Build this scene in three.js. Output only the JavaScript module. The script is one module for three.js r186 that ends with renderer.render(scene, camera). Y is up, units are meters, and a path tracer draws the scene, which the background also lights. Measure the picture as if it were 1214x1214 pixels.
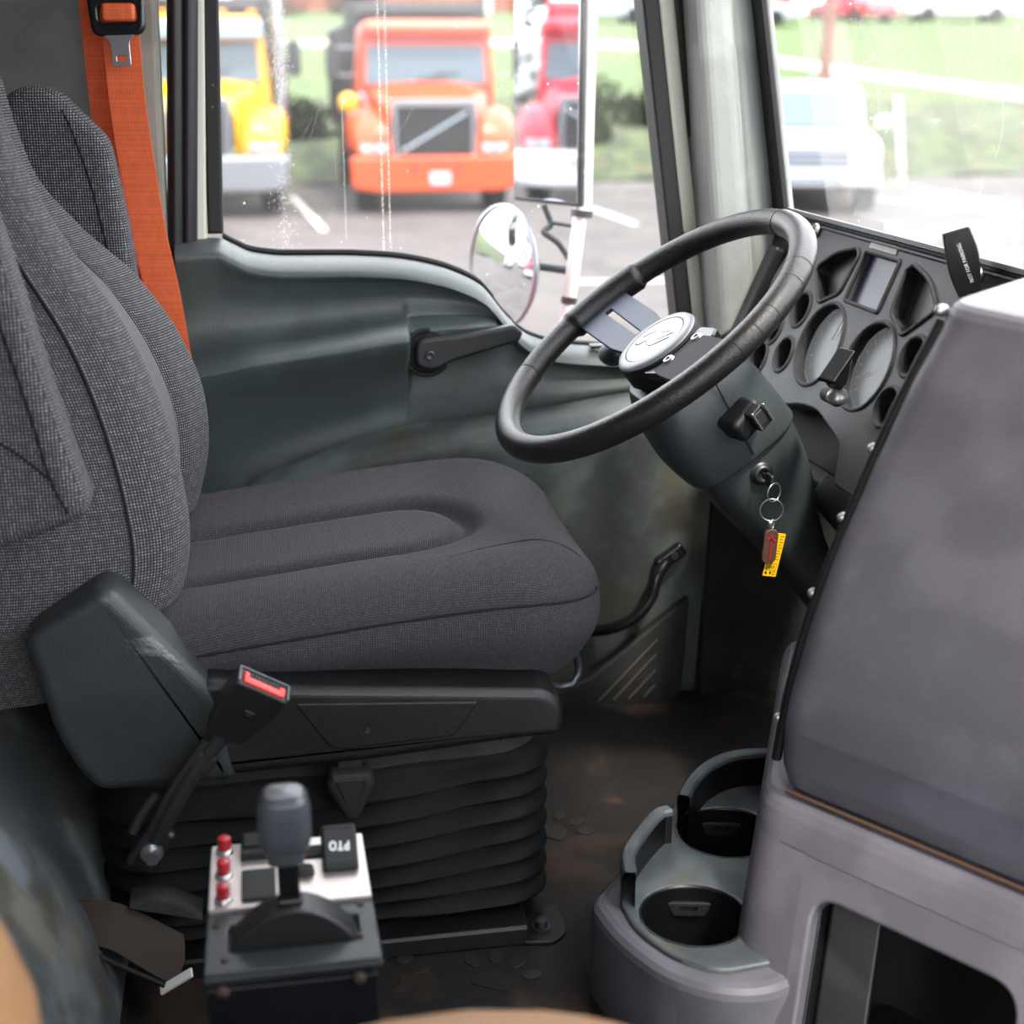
import * as THREE from 'three';
import { RoundedBoxGeometry } from 'three/addons/geometries/RoundedBoxGeometry.js';
import { mergeGeometries } from 'three/addons/utils/BufferGeometryUtils.js';
import { ImprovedNoise } from 'three/addons/math/ImprovedNoise.js';

// ---------------------------------------------------------------- camera, sky, sun, exposure
// x is the way the truck points, y is up, z runs from the driver's door (-2.2) to the open passenger side (0); cab floor at y = 0, ground at y = -1.25
const scene = new THREE.Scene();
const camera = new THREE.PerspectiveCamera(39.3, 1, 0.05, 400);
camera.position.set(0, 1.03, 0);
{
  const yaw = THREE.MathUtils.degToRad(10), pitch = THREE.MathUtils.degToRad(17.77);
  camera.lookAt(Math.sin(yaw) * Math.cos(pitch), 1.03 - Math.sin(pitch), -Math.cos(yaw) * Math.cos(pitch));
}
camera.focus = 1.8;
camera.userData.fStop = 3.6;

const noise3 = new ImprovedNoise();
{
  const W = 256, H = 128, d = new Float32Array(W * H * 4);
  for (let j = 0; j < H; j++) for (let i = 0; i < W; i++) {
    const el = ((j + 0.5) / H - 0.5) * Math.PI, az = (i / W) * Math.PI * 2, y = Math.sin(el), c = Math.cos(el);
    const n = noise3.noise(Math.cos(az) * c * 2 + 5, y * 5, Math.sin(az) * c * 2) * 0.16;
    const b = y > 0 ? 1 + 0.35 * y + n : 0.3;
    d.set([b * 0.97, b * 1.0, b * 1.05, 1], (j * W + i) * 4);
  }
  const t = new THREE.DataTexture(d, W, H, THREE.RGBAFormat, THREE.FloatType);
  t.mapping = THREE.EquirectangularReflectionMapping; t.magFilter = THREE.LinearFilter; t.needsUpdate = true;
  scene.background = t; scene.environment = t;
}
const sun = new THREE.DirectionalLight(0xfff4e4, 1.6);
sun.position.set(9, 42, 10); sun.target.position.set(0, 0, -12); sun.shadow.radius = 14;
sun.castShadow = true;
Object.assign(sun.shadow.camera, { left: -45, right: 45, top: 45, bottom: -45, near: 1, far: 140 });
scene.add(sun, sun.target);
const EXPOSURE = 5.5;

// ---------------------------------------------------------------- helpers
let seed = 7;
const rnd = (a = 0, b = 1) => { seed = (seed * 1664525 + 1013904223) >>> 0; return a + (b - a) * (seed / 4294967296); };
const V = (x, y, z) => new THREE.Vector3(x, y, z);
const lerp = (a, b, t) => a + (b - a) * t, clamp = (x, a = 0, b = 1) => Math.min(b, Math.max(a, x));
const smooth = (a, b, x) => { const t = clamp((x - a) / (b - a)); return t * t * (3 - 2 * t); };
// value of a table [[x, y], ...] at x, straight or rounded between its entries
function table(t, x, round = false) {
  if (x <= t[0][0]) return t[0][1];
  for (let i = 1; i < t.length; i++) if (x <= t[i][0]) {
    const k = (x - t[i - 1][0]) / (t[i][0] - t[i - 1][0]);
    if (!round) return lerp(t[i - 1][1], t[i][1], k);
    const p0 = t[Math.max(0, i - 2)][1], p1 = t[i - 1][1], p2 = t[i][1], p3 = t[Math.min(t.length - 1, i + 1)][1];
    return cr(p0, p1, p2, p3, k);
  }
  return t[t.length - 1][1];
}
function cr(p0, p1, p2, p3, t) { return 0.5 * (2 * p1 + (p2 - p0) * t + (2 * p0 - 5 * p1 + 4 * p2 - p3) * t * t + (3 * p1 - p0 - 3 * p2 + p3) * t * t * t); }

const used = new Map();
function numbered(n) { const k = used.get(n) ?? 0; used.set(n, k + 1); return k ? n + '_' + String(k).padStart(3, '0') : n; }
const partNames = new WeakMap();
function put(parent, name, geo, m) {
  const o = new THREE.Mesh(geo, m);
  if (parent === scene) o.name = numbered(name);
  else {
    if (!partNames.has(parent)) partNames.set(parent, new Map());
    const t = partNames.get(parent), k = t.get(name) ?? 0; t.set(name, k + 1);
    o.name = k ? name + '_' + String(k).padStart(3, '0') : name;
  }
  o.castShadow = o.receiveShadow = true;
  parent.add(o);
  return o;
}
function tag(o, label, category, group) { o.userData.label = label; o.userData.category = category; if (group) o.userData.group = group; return o; }
function thing(name, label, category, pos = [0, 0, 0], turn = 0, group) {
  const o = new THREE.Group(); o.name = numbered(name); scene.add(o);
  o.position.set(...pos); o.rotation.y = turn;
  return tag(o, label, category, group);
}
function struct(name) { const o = new THREE.Group(); o.name = name; o.userData.kind = 'structure'; scene.add(o); return o; }
function structMesh(name, geo, m) { const o = new THREE.Mesh(geo, m); o.name = name; o.userData.kind = 'structure'; o.castShadow = o.receiveShadow = true; scene.add(o); return o; }
function part(parent, name, geo, m, label) { const o = put(parent, name, geo, m); if (label) o.userData.label = label; return o; }

const merge = (...gs) => mergeGeometries(gs.flat().map((g) => { const h = g.index ? g.toNonIndexed() : g; for (const k of Object.keys(h.attributes)) if (!['position', 'normal', 'uv'].includes(k)) h.deleteAttribute(k); return h; }));
// uv in metres by the axis that each triangle faces most
function metres(g) {
  const h = g.index ? g.toNonIndexed() : g, p = h.attributes.position, uv = new Float32Array(p.count * 2), a = V(), b = V(), c = V();
  for (let i = 0; i < p.count; i += 3) {
    a.fromBufferAttribute(p, i); b.fromBufferAttribute(p, i + 1).sub(a); c.fromBufferAttribute(p, i + 2).sub(a); b.cross(c);
    const x = Math.abs(b.x), y = Math.abs(b.y), z = Math.abs(b.z);
    for (let k = 0; k < 3; k++) {
      const P = [p.getX(i + k), p.getY(i + k), p.getZ(i + k)], q = x > y && x > z ? [P[2], P[1]] : y > z ? [P[0], P[2]] : [P[0], P[1]];
      uv.set(q, (i + k) * 2);
    }
  }
  h.setAttribute('uv', new THREE.BufferAttribute(uv, 2));
  return h;
}
const at = (g, x = 0, y = 0, z = 0, rx = 0, ry = 0, rz = 0) => { g.applyMatrix4(new THREE.Matrix4().compose(V(x, y, z), new THREE.Quaternion().setFromEuler(new THREE.Euler(rx, ry, rz)), V(1, 1, 1))); return g; };
const box = (w, h, d, r = 0.003, s = 2) => metres(new RoundedBoxGeometry(w, h, d, s, Math.min(r, w / 2.01, h / 2.01, d / 2.01)));
const boxAt = (w, h, d, x, y, z, r, rx, ry, rz) => at(box(w, h, d, r), x, y, z, rx, ry, rz);
const cyl = (r0, r1, h, n = 24) => new THREE.CylinderGeometry(r1, r0, h, n);
// a rod from p to q
function rod(p, q, r0, r1 = r0, n = 14) {
  const a = V(...p), d = V(...q).sub(a), g = cyl(r0, r1, d.length(), n);
  g.applyQuaternion(new THREE.Quaternion().setFromUnitVectors(V(0, 1, 0), d.clone().normalize()));
  return g.translate(a.x + d.x / 2, a.y + d.y / 2, a.z + d.z / 2);
}
const pipe = (pts, r, n = 40, m = 10, closed = false) => new THREE.TubeGeometry(new THREE.CatmullRomCurve3(pts.map((p) => V(...p)), closed, 'centripetal'), n, r, m, closed);
const lathe = (pts, n = 40) => new THREE.LatheGeometry(pts.map((p) => new THREE.Vector2(...p)), n);
// polygon with rounded corners
function rounded(pts, r) {
  const s = new THREE.Shape(), n = pts.length, R = (i) => (Array.isArray(r) ? r[i] : r);
  for (let i = 0; i < n; i++) {
    const p = new THREE.Vector2(...pts[i]), a = new THREE.Vector2(...pts[(i + n - 1) % n]), b = new THREE.Vector2(...pts[(i + 1) % n]);
    const da = a.clone().sub(p), db = b.clone().sub(p), k = Math.min(R(i), da.length() * 0.49, db.length() * 0.49);
    const s0 = p.clone().addScaledVector(da.normalize(), k), s1 = p.clone().addScaledVector(db.normalize(), k);
    if (i) s.lineTo(s0.x, s0.y); else s.moveTo(s0.x, s0.y);
    if (k > 1e-5) s.quadraticCurveTo(p.x, p.y, s1.x, s1.y);
  }
  s.closePath();
  return s;
}
// a shape in x, y given depth from z0 to z1 with rounded edges that keep its outline
function slab(shape, z0, z1, bevel = 0.003, holes = [], seg = 3, curve = 8) {
  const sh = Array.isArray(shape) ? rounded(shape, 0) : shape;
  sh.holes.push(...holes);
  const b = Math.min(bevel, (z1 - z0) / 2.05);
  const g = new THREE.ExtrudeGeometry(sh, { depth: z1 - z0 - 2 * b, bevelEnabled: b > 0, bevelSize: b, bevelThickness: b, bevelOffset: -b, bevelSegments: seg, curveSegments: curve });
  return metres(g.translate(0, 0, z0 + b));
}
// a plan outline [[x, z], ...] given height from y0 to y1
const slabY = (pts, r, y0, y1, bevel, holes = []) => { const flip = (q) => q.map(([x, z]) => [x, -z]); return metres(slab(rounded(flip(pts), r), y0, y1, bevel, holes).rotateX(-Math.PI / 2)); };
// surface from a function of (u, v) in 0..1, uv in metres; thick > 0 adds a back and edges
function sheet(fn, nu, nv, { closed = false, thick = 0, flip = false } = {}) {
  const P = [], uv = [], idx = [], row = nv + 1;
  for (let i = 0; i <= nu; i++) for (let j = 0; j <= nv; j++) P.push(V(...fn(i / nu, j / nv)));
  const mi = nu >> 1, mj = nv >> 1, U = [0], W = [0];
  for (let i = 1; i <= nu; i++) U.push(U[i - 1] + P[i * row + mj].distanceTo(P[(i - 1) * row + mj]));
  for (let j = 1; j <= nv; j++) W.push(W[j - 1] + P[mi * row + j].distanceTo(P[mi * row + j - 1]));
  for (let i = 0; i <= nu; i++) for (let j = 0; j <= nv; j++) uv.push(U[i], W[j]);
  for (let i = 0; i < nu; i++) for (let j = 0; j < nv; j++) {
    const a = i * row + j, b = a + 1, c = a + row, d = c + 1;
    flip ? idx.push(a, b, c, b, d, c) : idx.push(a, c, b, b, c, d);
  }
  const g = new THREE.BufferGeometry();
  g.setAttribute('position', new THREE.Float32BufferAttribute(P.flatMap((p) => [p.x, p.y, p.z]), 3));
  g.setAttribute('uv', new THREE.Float32BufferAttribute(uv, 2));
  g.setIndex(idx);
  g.computeVertexNormals();
  const N = g.attributes.normal;
  if (closed) for (let i = 0; i <= nu; i++) {
    const a = i * row, b = a + nv, n = V().fromBufferAttribute(N, a).add(V().fromBufferAttribute(N, b)).normalize();
    N.setXYZ(a, n.x, n.y, n.z); N.setXYZ(b, n.x, n.y, n.z);
  }
  if (!thick) return g;
  const back = g.clone(), p = back.attributes.position;
  for (let i = 0; i < p.count; i++) p.setXYZ(i, p.getX(i) - N.getX(i) * thick, p.getY(i) - N.getY(i) * thick, p.getZ(i) - N.getZ(i) * thick);
  for (let i = 0; i < p.count; i++) back.attributes.normal.setXYZ(i, -N.getX(i), -N.getY(i), -N.getZ(i));
  back.setIndex(idx.map((_, k) => idx[k - (k % 3) + 2 - (k % 3)]));
  const rim = [];
  const edge = (a, b) => rim.push([a, b]);
  for (let i = 0; i < nu; i++) { edge(i * row, (i + 1) * row); edge((i + 1) * row + nv, i * row + nv); }
  for (let j = 0; j < nv; j++) { edge(j + 1, j); edge(nu * row + j, nu * row + j + 1); }
  const q = [];
  const F = (i) => [g.attributes.position.getX(i), g.attributes.position.getY(i), g.attributes.position.getZ(i)], B = (i) => [p.getX(i), p.getY(i), p.getZ(i)];
  for (const [a, b] of rim) q.push(...F(a), ...B(a), ...F(b), ...F(b), ...B(a), ...B(b));
  const e = new THREE.BufferGeometry();
  e.setAttribute('position', new THREE.Float32BufferAttribute(q, 3));
  e.setAttribute('uv', new THREE.Float32BufferAttribute(new Array((q.length / 3) * 2).fill(0), 2));
  e.computeVertexNormals();
  return merge(g, back, e);
}
// surface through a grid of control points, rounded between them
function skin(rows, nu, nv, opt = {}) {
  const n = rows.length, m = rows[0].length, C = (k, N) => clamp(k, 0, N - 1);
  const at1 = (r, t) => { const s = Math.min(m - 2, Math.floor(t)), k = t - s; return [0, 1, 2].map((c) => cr(r[C(s - 1, m)][c], r[s][c], r[s + 1][c], r[C(s + 2, m)][c], k)); };
  return sheet((u, v) => {
    const t = u * (n - 1), s = Math.min(n - 2, Math.floor(t)), k = t - s, q = [-1, 0, 1, 2].map((d) => at1(rows[C(s + d, n)], v * (m - 1)));
    return [0, 1, 2].map((c) => cr(q[0][c], q[1][c], q[2][c], q[3][c], k));
  }, nu, nv, opt);
}

// ---------------------------------------------------------------- textures and materials
function texture(w, h, fn, srgb, rep = [1, 1]) {
  const d = new Uint8Array(w * h * 4);
  for (let j = 0; j < h; j++) for (let i = 0; i < w; i++) { const c = fn(i, j); d.set([c[0], c[1], c[2], c[3] ?? 255], (j * w + i) * 4); }
  const t = new THREE.DataTexture(d, w, h);
  t.wrapS = t.wrapT = THREE.RepeatWrapping; t.magFilter = THREE.LinearFilter; t.minFilter = THREE.LinearMipmapLinearFilter; t.generateMipmaps = true;
  if (srgb) t.colorSpace = THREE.SRGBColorSpace;
  t.repeat.set(...rep); t.needsUpdate = true;
  return t;
}
const hash = (i, j) => { let x = (Math.imul(i, 374761393) + Math.imul(j, 668265263)) | 0; x = Math.imul(x ^ (x >>> 13), 1274126177); return ((x ^ (x >>> 16)) >>> 0) / 4294967296; };
// noise that repeats every n cells
function tiled(x, y, n) {
  const i = Math.floor(x), j = Math.floor(y), u = x - i, v = y - j, s = u * u * (3 - 2 * u), t = v * v * (3 - 2 * v), m = (k) => ((k % n) + n) % n;
  return lerp(lerp(hash(m(i), m(j)), hash(m(i + 1), m(j)), s), lerp(hash(m(i), m(j + 1)), hash(m(i + 1), m(j + 1)), s), t);
}
const fbm = (x, y, n, o = 4) => { let s = 0, a = 0.5, f = 1; for (let k = 0; k < o; k++, a /= 2, f *= 2) s += a * tiled(x * f + k * 17, y * f + k * 31, n * f); return s / (1 - Math.pow(0.5, o)); };

// grain of moulded plastic, 6 cm a tile
const grainTex = texture(256, 256, (i, j) => { const v = 255 * (0.6 * tiled(i / 4, j / 4, 64) + 0.4 * tiled(i / 2, j / 2, 128)); return [v, v, v]; }, false, [16, 16]);
// wear: faint blotches and scratches, 50 cm a tile; multiplies a base colour
function wear(lo, hi, scratches, bias = [1, 1, 1]) {
  const N = 512, a = new Float32Array(N * N);
  for (let j = 0; j < N; j++) for (let i = 0; i < N; i++) a[j * N + i] = fbm(i / 64, j / 64, 8, 5);
  const sc = new Float32Array(N * N);
  for (let k = 0; k < scratches; k++) {
    let x = rnd(0, N), y = rnd(0, N); const an = rnd(0, 6.3), l = rnd(8, 60), s = rnd(0.1, 0.6);
    for (let t = 0; t < l; t++) { sc[(((y | 0) + N) % N) * N + (((x | 0) + N) % N)] = s; x += Math.cos(an + t * 0.004); y += Math.sin(an + t * 0.004); }
  }
  return texture(N, N, (i, j) => { const v = lerp(lo, hi, smooth(0.3, 0.7, a[j * N + i])), s = sc[j * N + i]; return [0, 1, 2].map((c) => 255 * clamp(lerp(v * lerp(1, bias[c], smooth(0.45, 0.7, a[((j + 200) % N) * N + i])), 1, s))); }, true, [2, 2]);
}
const wearSoft = wear(0.86, 0.97, 60), wearRough = wear(0.66, 0.95, 260, [1, 0.93, 0.84]);
const std = (o) => new THREE.MeshStandardMaterial(o);
const phy = (o) => new THREE.MeshPhysicalMaterial(o);
const plastic = (color, roughness = 0.5, bump = 0.0004, map = wearSoft) => std({ color, roughness, map, bumpMap: grainTex, bumpScale: bump });
const M = {
  door: plastic(0x4b5453, 0.42),
  doorLow: plastic(0x5a6261, 0.5, 0.0004, wearRough),
  kick: plastic(0x26282a, 0.7, 0.0004, wearRough),
  ribbing: std({ color: 0x45403c, roughness: 0.8 }),
  black: plastic(0x1d1f21, 0.45, 0.0003),
  blackGloss: std({ color: 0x121314, roughness: 0.22 }),
  blackMatt: std({ color: 0x101112, roughness: 0.75 }),
  rubber: std({ color: 0x0e0f10, roughness: 0.55 }),
  railRubber: std({ color: 0x14171a, roughness: 0.38 }),
  cream: std({ color: 0xcbcbbd, roughness: 0.4 }),
  pillar: plastic(0xa0a5a3, 0.42),
  pillarPale: plastic(0x8d8d82, 0.6),
  wall: plastic(0x636462, 0.5),
  roof: std({ color: 0x8c8d8a, roughness: 0.9 }),
  liner: plastic(0x70777a, 0.62, 0.0003, wearRough),
  cluster: plastic(0x44464a, 0.5, 0.0003),
  dashTop: plastic(0x8c9094, 0.55, 0.0003),
  dash: plastic(0x202224, 0.55, 0.0003),
  console: plastic(0x6f6d77, 0.48, 0.0003),
  consoleLow: plastic(0x63616a, 0.5, 0.0003),
  consoleTop: plastic(0x69656f, 0.38, 0.0003),
  tray: plastic(0x566065, 0.42, 0.0004, wearRough),
  cup: std({ color: 0x0d0e0f, roughness: 0.35 }),
  column: plastic(0x3f4749, 0.36, 0.0003, wearSoft),
  leather: std({ color: 0x131313, roughness: 0.38, bumpMap: grainTex, bumpScale: 0.0006 }),
  leatherWorn: std({ color: 0x1f1d1c, roughness: 0.33, bumpMap: grainTex, bumpScale: 0.0004 }),
  spoke: std({ color: 0x3b4250, roughness: 0.45, metalness: 0.3 }),
  silver: std({ color: 0xd5d6d8, roughness: 0.32, metalness: 0.35 }),
  steel: std({ color: 0xb5b6b8, roughness: 0.3, metalness: 0.9 }),
  brushed: std({ color: 0xbdb5b0, roughness: 0.4, metalness: 0.75, bumpMap: grainTex, bumpScale: 0.0001 }),
  darkSteel: std({ color: 0x4a4c50, roughness: 0.45, metalness: 0.8 }),
  rust: std({ color: 0x41342c, roughness: 0.7, metalness: 0.3 }),
  shield: plastic(0x2b2f31, 0.42, 0.0004, wearRough),
  rail: plastic(0x16181a, 0.45, 0.0003, wearRough),
  bellows: phy({ color: 0x101114, roughness: 0.7, specularIntensity: 0.45, map: wearRough }),
  bellowsTop: std({ color: 0x2c2a28, roughness: 0.75, map: wearRough }),
  redButton: std({ color: 0xa01822, roughness: 0.3 }),
  redPlastic: std({ color: 0xe8322e, roughness: 0.35 }),
  yellow: std({ color: 0xe8b800, roughness: 0.5 }),
  wood: std({ color: 0x4a3226, roughness: 0.6 }),
  redInk: std({ color: 0x8f1216, roughness: 0.6 }),
  tan: std({ color: 0x8a6644, roughness: 0.5, bumpMap: grainTex, bumpScale: 0.0006 }),
  white: std({ color: 0xe9e9e6, roughness: 0.5 }),
  ownRed: std({ color: 0xb01828, roughness: 0.3 }),
  mirror: std({ color: 0xe8eaec, roughness: 0.02, metalness: 1 }),
  needle: std({ color: 0xa8441f, roughness: 0.6 }),
  glass: phy({ color: 0xffffff, roughness: 0, transmission: 1, thickness: 0, ior: 1.5 }),
  lens: phy({ color: 0xffffff, roughness: 0.0, transmission: 1, thickness: 0, ior: 1.45, specularIntensity: 0.2 }),
  screen: std({ color: 0x39364f, roughness: 0.3 }),
};
// the recliner cover: the same wear, with pale scuffs along its front edge
{
  const N = 512, a = new Float32Array(N * N);
  for (let k = 0; k < 520; k++) { const t = rnd(), cx = lerp(352, 452, t) + rnd(-10, 10), cy = lerp(448, 392, t * t) + rnd(-14, 5), l = rnd(4, 20), an = rnd(-0.7, 0.25), e = rnd(0.08, 0.4) * smooth(0, 0.1, t); for (let q = 0; q < l; q++) { const x = (cx + q * Math.cos(an)) | 0, y = (cy + q * Math.sin(an)) | 0; a[(y % N) * N + (x % N)] = Math.max(a[(y % N) * N + (x % N)], e); } }
  M.shield = std({ color: 0xffffff, roughness: 0.42, bumpMap: grainTex, bumpScale: 0.0004, map: texture(N, N, (i, j) => { const v = lerp(0.8, 1.05, fbm(i / 40, j / 40, 13, 4)); return [0x2b, 0x2f, 0x31].map((c) => lerp(c * v, 205, a[j * N + i])); }, true, [2, 2]) });
}
// woven seat cloth: pale dots in a square weave on near black, 28 mm a tile
function weave(dot, ground, n, size, px, jitter) {
  const N = n * px;
  const cell = (i, j) => { const a = (i % px) / px - 0.5 + 0.5 / px, b = (j % px) / px - 0.5 + 0.5 / px, h = hash(Math.floor(i / px), Math.floor(j / px)); return [Math.exp(-(a * a + b * b) / 0.075), h]; };
  const rep = [1 / size, 1 / size];
  const map = texture(N, N, (i, j) => { const [d, h] = cell(i, j), k = d * (1 - jitter + jitter * h), g = 0.85 + 0.3 * hash(i + 991, j); return [0, 1, 2].map((c) => clamp(lerp(ground[c] * g, dot[c], k), 0, 255)); }, true, rep);
  const bump = texture(N, N, (i, j) => { const v = 255 * cell(i, j)[0]; return [v, v, v]; }, false, rep);
  return std({ color: 0xffffff, map, bumpMap: bump, bumpScale: 0.0012, roughness: 0.95 });
}
M.cloth = weave([210, 209, 206], [32, 32, 37], 8, 0.0276, 12, 0.35);
M.clothFine = weave([176, 176, 176], [82, 82, 86], 16, 0.0256, 8, 0.6);
M.clothSeat = weave([108, 106, 108], [36, 35, 39], 16, 0.044, 8, 0.5);
M.clothSeat.bumpScale = 0.0001;
M.seam = std({ color: 0x101012, roughness: 0.95 });
// seat belt webbing
M.belt = std({ roughness: 0.55, map: texture(256, 128, (i, j) => { const v = 0.86 + 0.14 * hash(i, 3) - 0.06 * ((j >> 1) & 1) + 0.05 * (tiled(i / 16, j / 4, 16) - 0.5); return [252 * v, 116 * v, 66 * v]; }, true, [8, 8]) });

// pictures drawn on a canvas for flat print
function print(w, h, draw) { const c = document.createElement('canvas'); c.width = w; c.height = h; draw(c.getContext('2d'), w, h); const t = new THREE.CanvasTexture(c); t.colorSpace = THREE.SRGBColorSpace; return t; }

// ---------------------------------------------------------------- the cab shell
{
  const floorMat = std({ color: 0x3a332e, roughness: 0.62, bumpMap: grainTex, bumpScale: 0.0008, map: texture(512, 512, (i, j) => {
    const a = fbm(i / 40, j / 40, 13, 5), b = fbm(i / 14 + 90, j / 60, 37, 4), mud = smooth(0.5, 0.72, a) * 0.75 + smooth(0.6, 0.75, b) * 0.35;
    return [lerp(84, 226, mud), lerp(80, 184, mud), lerp(77, 150, mud)];
  }, true, [1.4, 1.4]) });
  const floor = struct('floor');
  part(floor, 'floor_mat', boxAt(1.7, 0.05, 2.47, 0.3, -0.025, -1.035, 0.005), floorMat);
  // paw marks moulded into the mat: pads a little proud of it
  const padMat = std({ color: 0x1f1c19, roughness: 0.5 });
  const pad = (x, z, a, b, turn) => { const s = new THREE.Shape(); s.absellipse(0, 0, a, b, 0, Math.PI * 2); part(floor, 'paw_pad', at(slab(s, 0, 0.0018, 0.0008, [], 2, 10), x, 0, z, -Math.PI / 2, 0, turn), padMat); };
  for (const [x, z, r] of [[0.225, -1.405, 2.6], [0.1, -1.43, 2.8], [0.38, -1.42, 2.5], [0.03, -1.3, 2.7], [0.2, -1.22, 2.6], [0.36, -1.72, 2.4]]) {
    const s = rounded([[-0.026, -0.014], [0.026, -0.014], [0.018, 0.014], [0, 0.024], [-0.018, 0.014]], 0.012);
    part(floor, 'paw_pad', at(slab(s, 0, 0.0018, 0.0008, [], 2), x, 0, z, -Math.PI / 2, 0, r + Math.PI), padMat);
    for (let k = 0; k < 4; k++) { const a = r + Math.PI + Math.PI / 2 + (k - 1.5) * 0.62, d = 0.047; pad(x + Math.cos(a) * d, z - Math.sin(a) * d, 0.0085, 0.0125, a - Math.PI / 2); }
  }
  const ceiling = struct('ceiling');
  part(ceiling, 'headliner', boxAt(1.35, 0.03, 2.47, 0.02, 1.735, -1.035, 0.01), M.roof);
  part(ceiling, 'roof_skin', boxAt(1.45, 0.03, 2.52, 0.06, 1.775, -1.03, 0.01), M.ownRed);
  const rear = struct('wall_rear');
  part(rear, 'rear_panel', boxAt(0.04, 1.78, 2.47, -0.62, 0.86, -1.035, 0.01), M.wall);
  for (const z of [-2.02, -1.84, -1.5, -1.1, -0.7]) part(rear, 'rear_rib', boxAt(0.03, 1.4, 0.06, -0.595, 0.85, z, 0.012), M.wall);
  const corner = struct('wall_rear_corner');
  part(corner, 'corner_panel', boxAt(0.5, 1.78, 0.04, -0.38, 0.86, -2.215, 0.01), M.wall);
  part(corner, 'pillar_cover', slab([[-0.19, -0.02], [-0.148, -0.02], [-0.1, 1.75], [-0.15, 1.75]], -2.2, -2.17, 0.01), M.pillarPale);
  part(corner, 'door_header', boxAt(0.82, 0.24, 0.05, 0.24, 1.65, -2.215, 0.01), M.wall);
  // floor liner swept up to the rear wall
  const liner = struct('wall_rear_liner');
  const prof = [[-0.17, -0.03], [-0.192, 0.0], [-0.2, 0.05], [-0.225, 0.13], [-0.29, 0.25], [-0.38, 0.38], [-0.46, 0.52], [-0.54, 0.68], [-0.6, 0.8]];
  part(liner, 'liner_panel', skin([-2.18, -1.75, -1.62, -1.5, -1.35, -0.9, 0.1].map((z, i) => prof.map(([x, y]) => [x - 0.02 * (i === 3) * smooth(0, 0.2, y), y, z])), 40, 40, { thick: 0.012, flip: true }), M.liner);
  part(liner, 'edge_strip', pipe([[-0.185, 0.004, -1.66], [-0.19, 0.004, -1.5], [-0.198, 0.004, -1.3], [-0.2, 0.004, -0.4]], 0.006, 30, 8), M.rubber);
  // passenger side: only the corner behind the open door stands
  const side = struct('wall_passenger');
  part(side, 'side_panel', boxAt(0.4, 1.78, 0.05, -0.42, 0.86, 0.2, 0.01), M.wall);
  part(side, 'door_header', boxAt(1.1, 0.24, 0.05, 0.3, 1.65, 0.2, 0.01), M.wall);
  part(side, 'front_quarter', slab([[0.86, -0.05], [1.1, -0.05], [1.1, 0.75], [0.8, 1.55], [0.74, 1.55], [0.88, 0.75]], 0.175, 0.225, 0.01), M.wall);
  const front = struct('wall_front');
  part(front, 'firewall', boxAt(0.04, 0.74, 2.47, 1.08, 0.29, -1.035, 0.01), M.blackMatt);
  part(front, 'kick_panel', slab([[0.69, -0.02], [1.07, -0.02], [1.07, 0.62], [0.71, 0.62]], -2.17, -2.12, 0.008), M.kick);
  part(front, 'panel_plug', at(cyl(0.011, 0.009, 0.006, 20), 0.758, 0.035, -2.117, Math.PI / 2), M.rust);
}

// ---------------------------------------------------------------- driver's door
const sillT = [[-0.12, 0.765], [-0.055, 0.766], [-0.04, 0.758], [-0.012, 0.744], [0.03, 0.737], [0.145, 0.734], [0.22, 0.727], [0.286, 0.711], [0.339, 0.684], [0.385, 0.63], [0.41, 0.607], [0.45, 0.592], [0.52, 0.584], [0.563, 0.581], [0.7, 0.574]];
const lowT = [[-0.13, 0.33], [-0.1, 0.36], [-0.025, 0.409], [0.04, 0.439], [0.131, 0.468], [0.222, 0.487], [0.313, 0.495], [0.433, 0.506], [0.547, 0.522], [0.7, 0.535]];
const armT = [[-0.13, 0.582], [-0.081, 0.59], [-0.014, 0.603], [0.108, 0.618], [0.208, 0.632], [0.3, 0.637], [0.36, 0.633], [0.39, 0.605], [0.42, 0.575], [0.46, 0.56], [0.7, 0.55]];
const door = struct('door_1');
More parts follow.
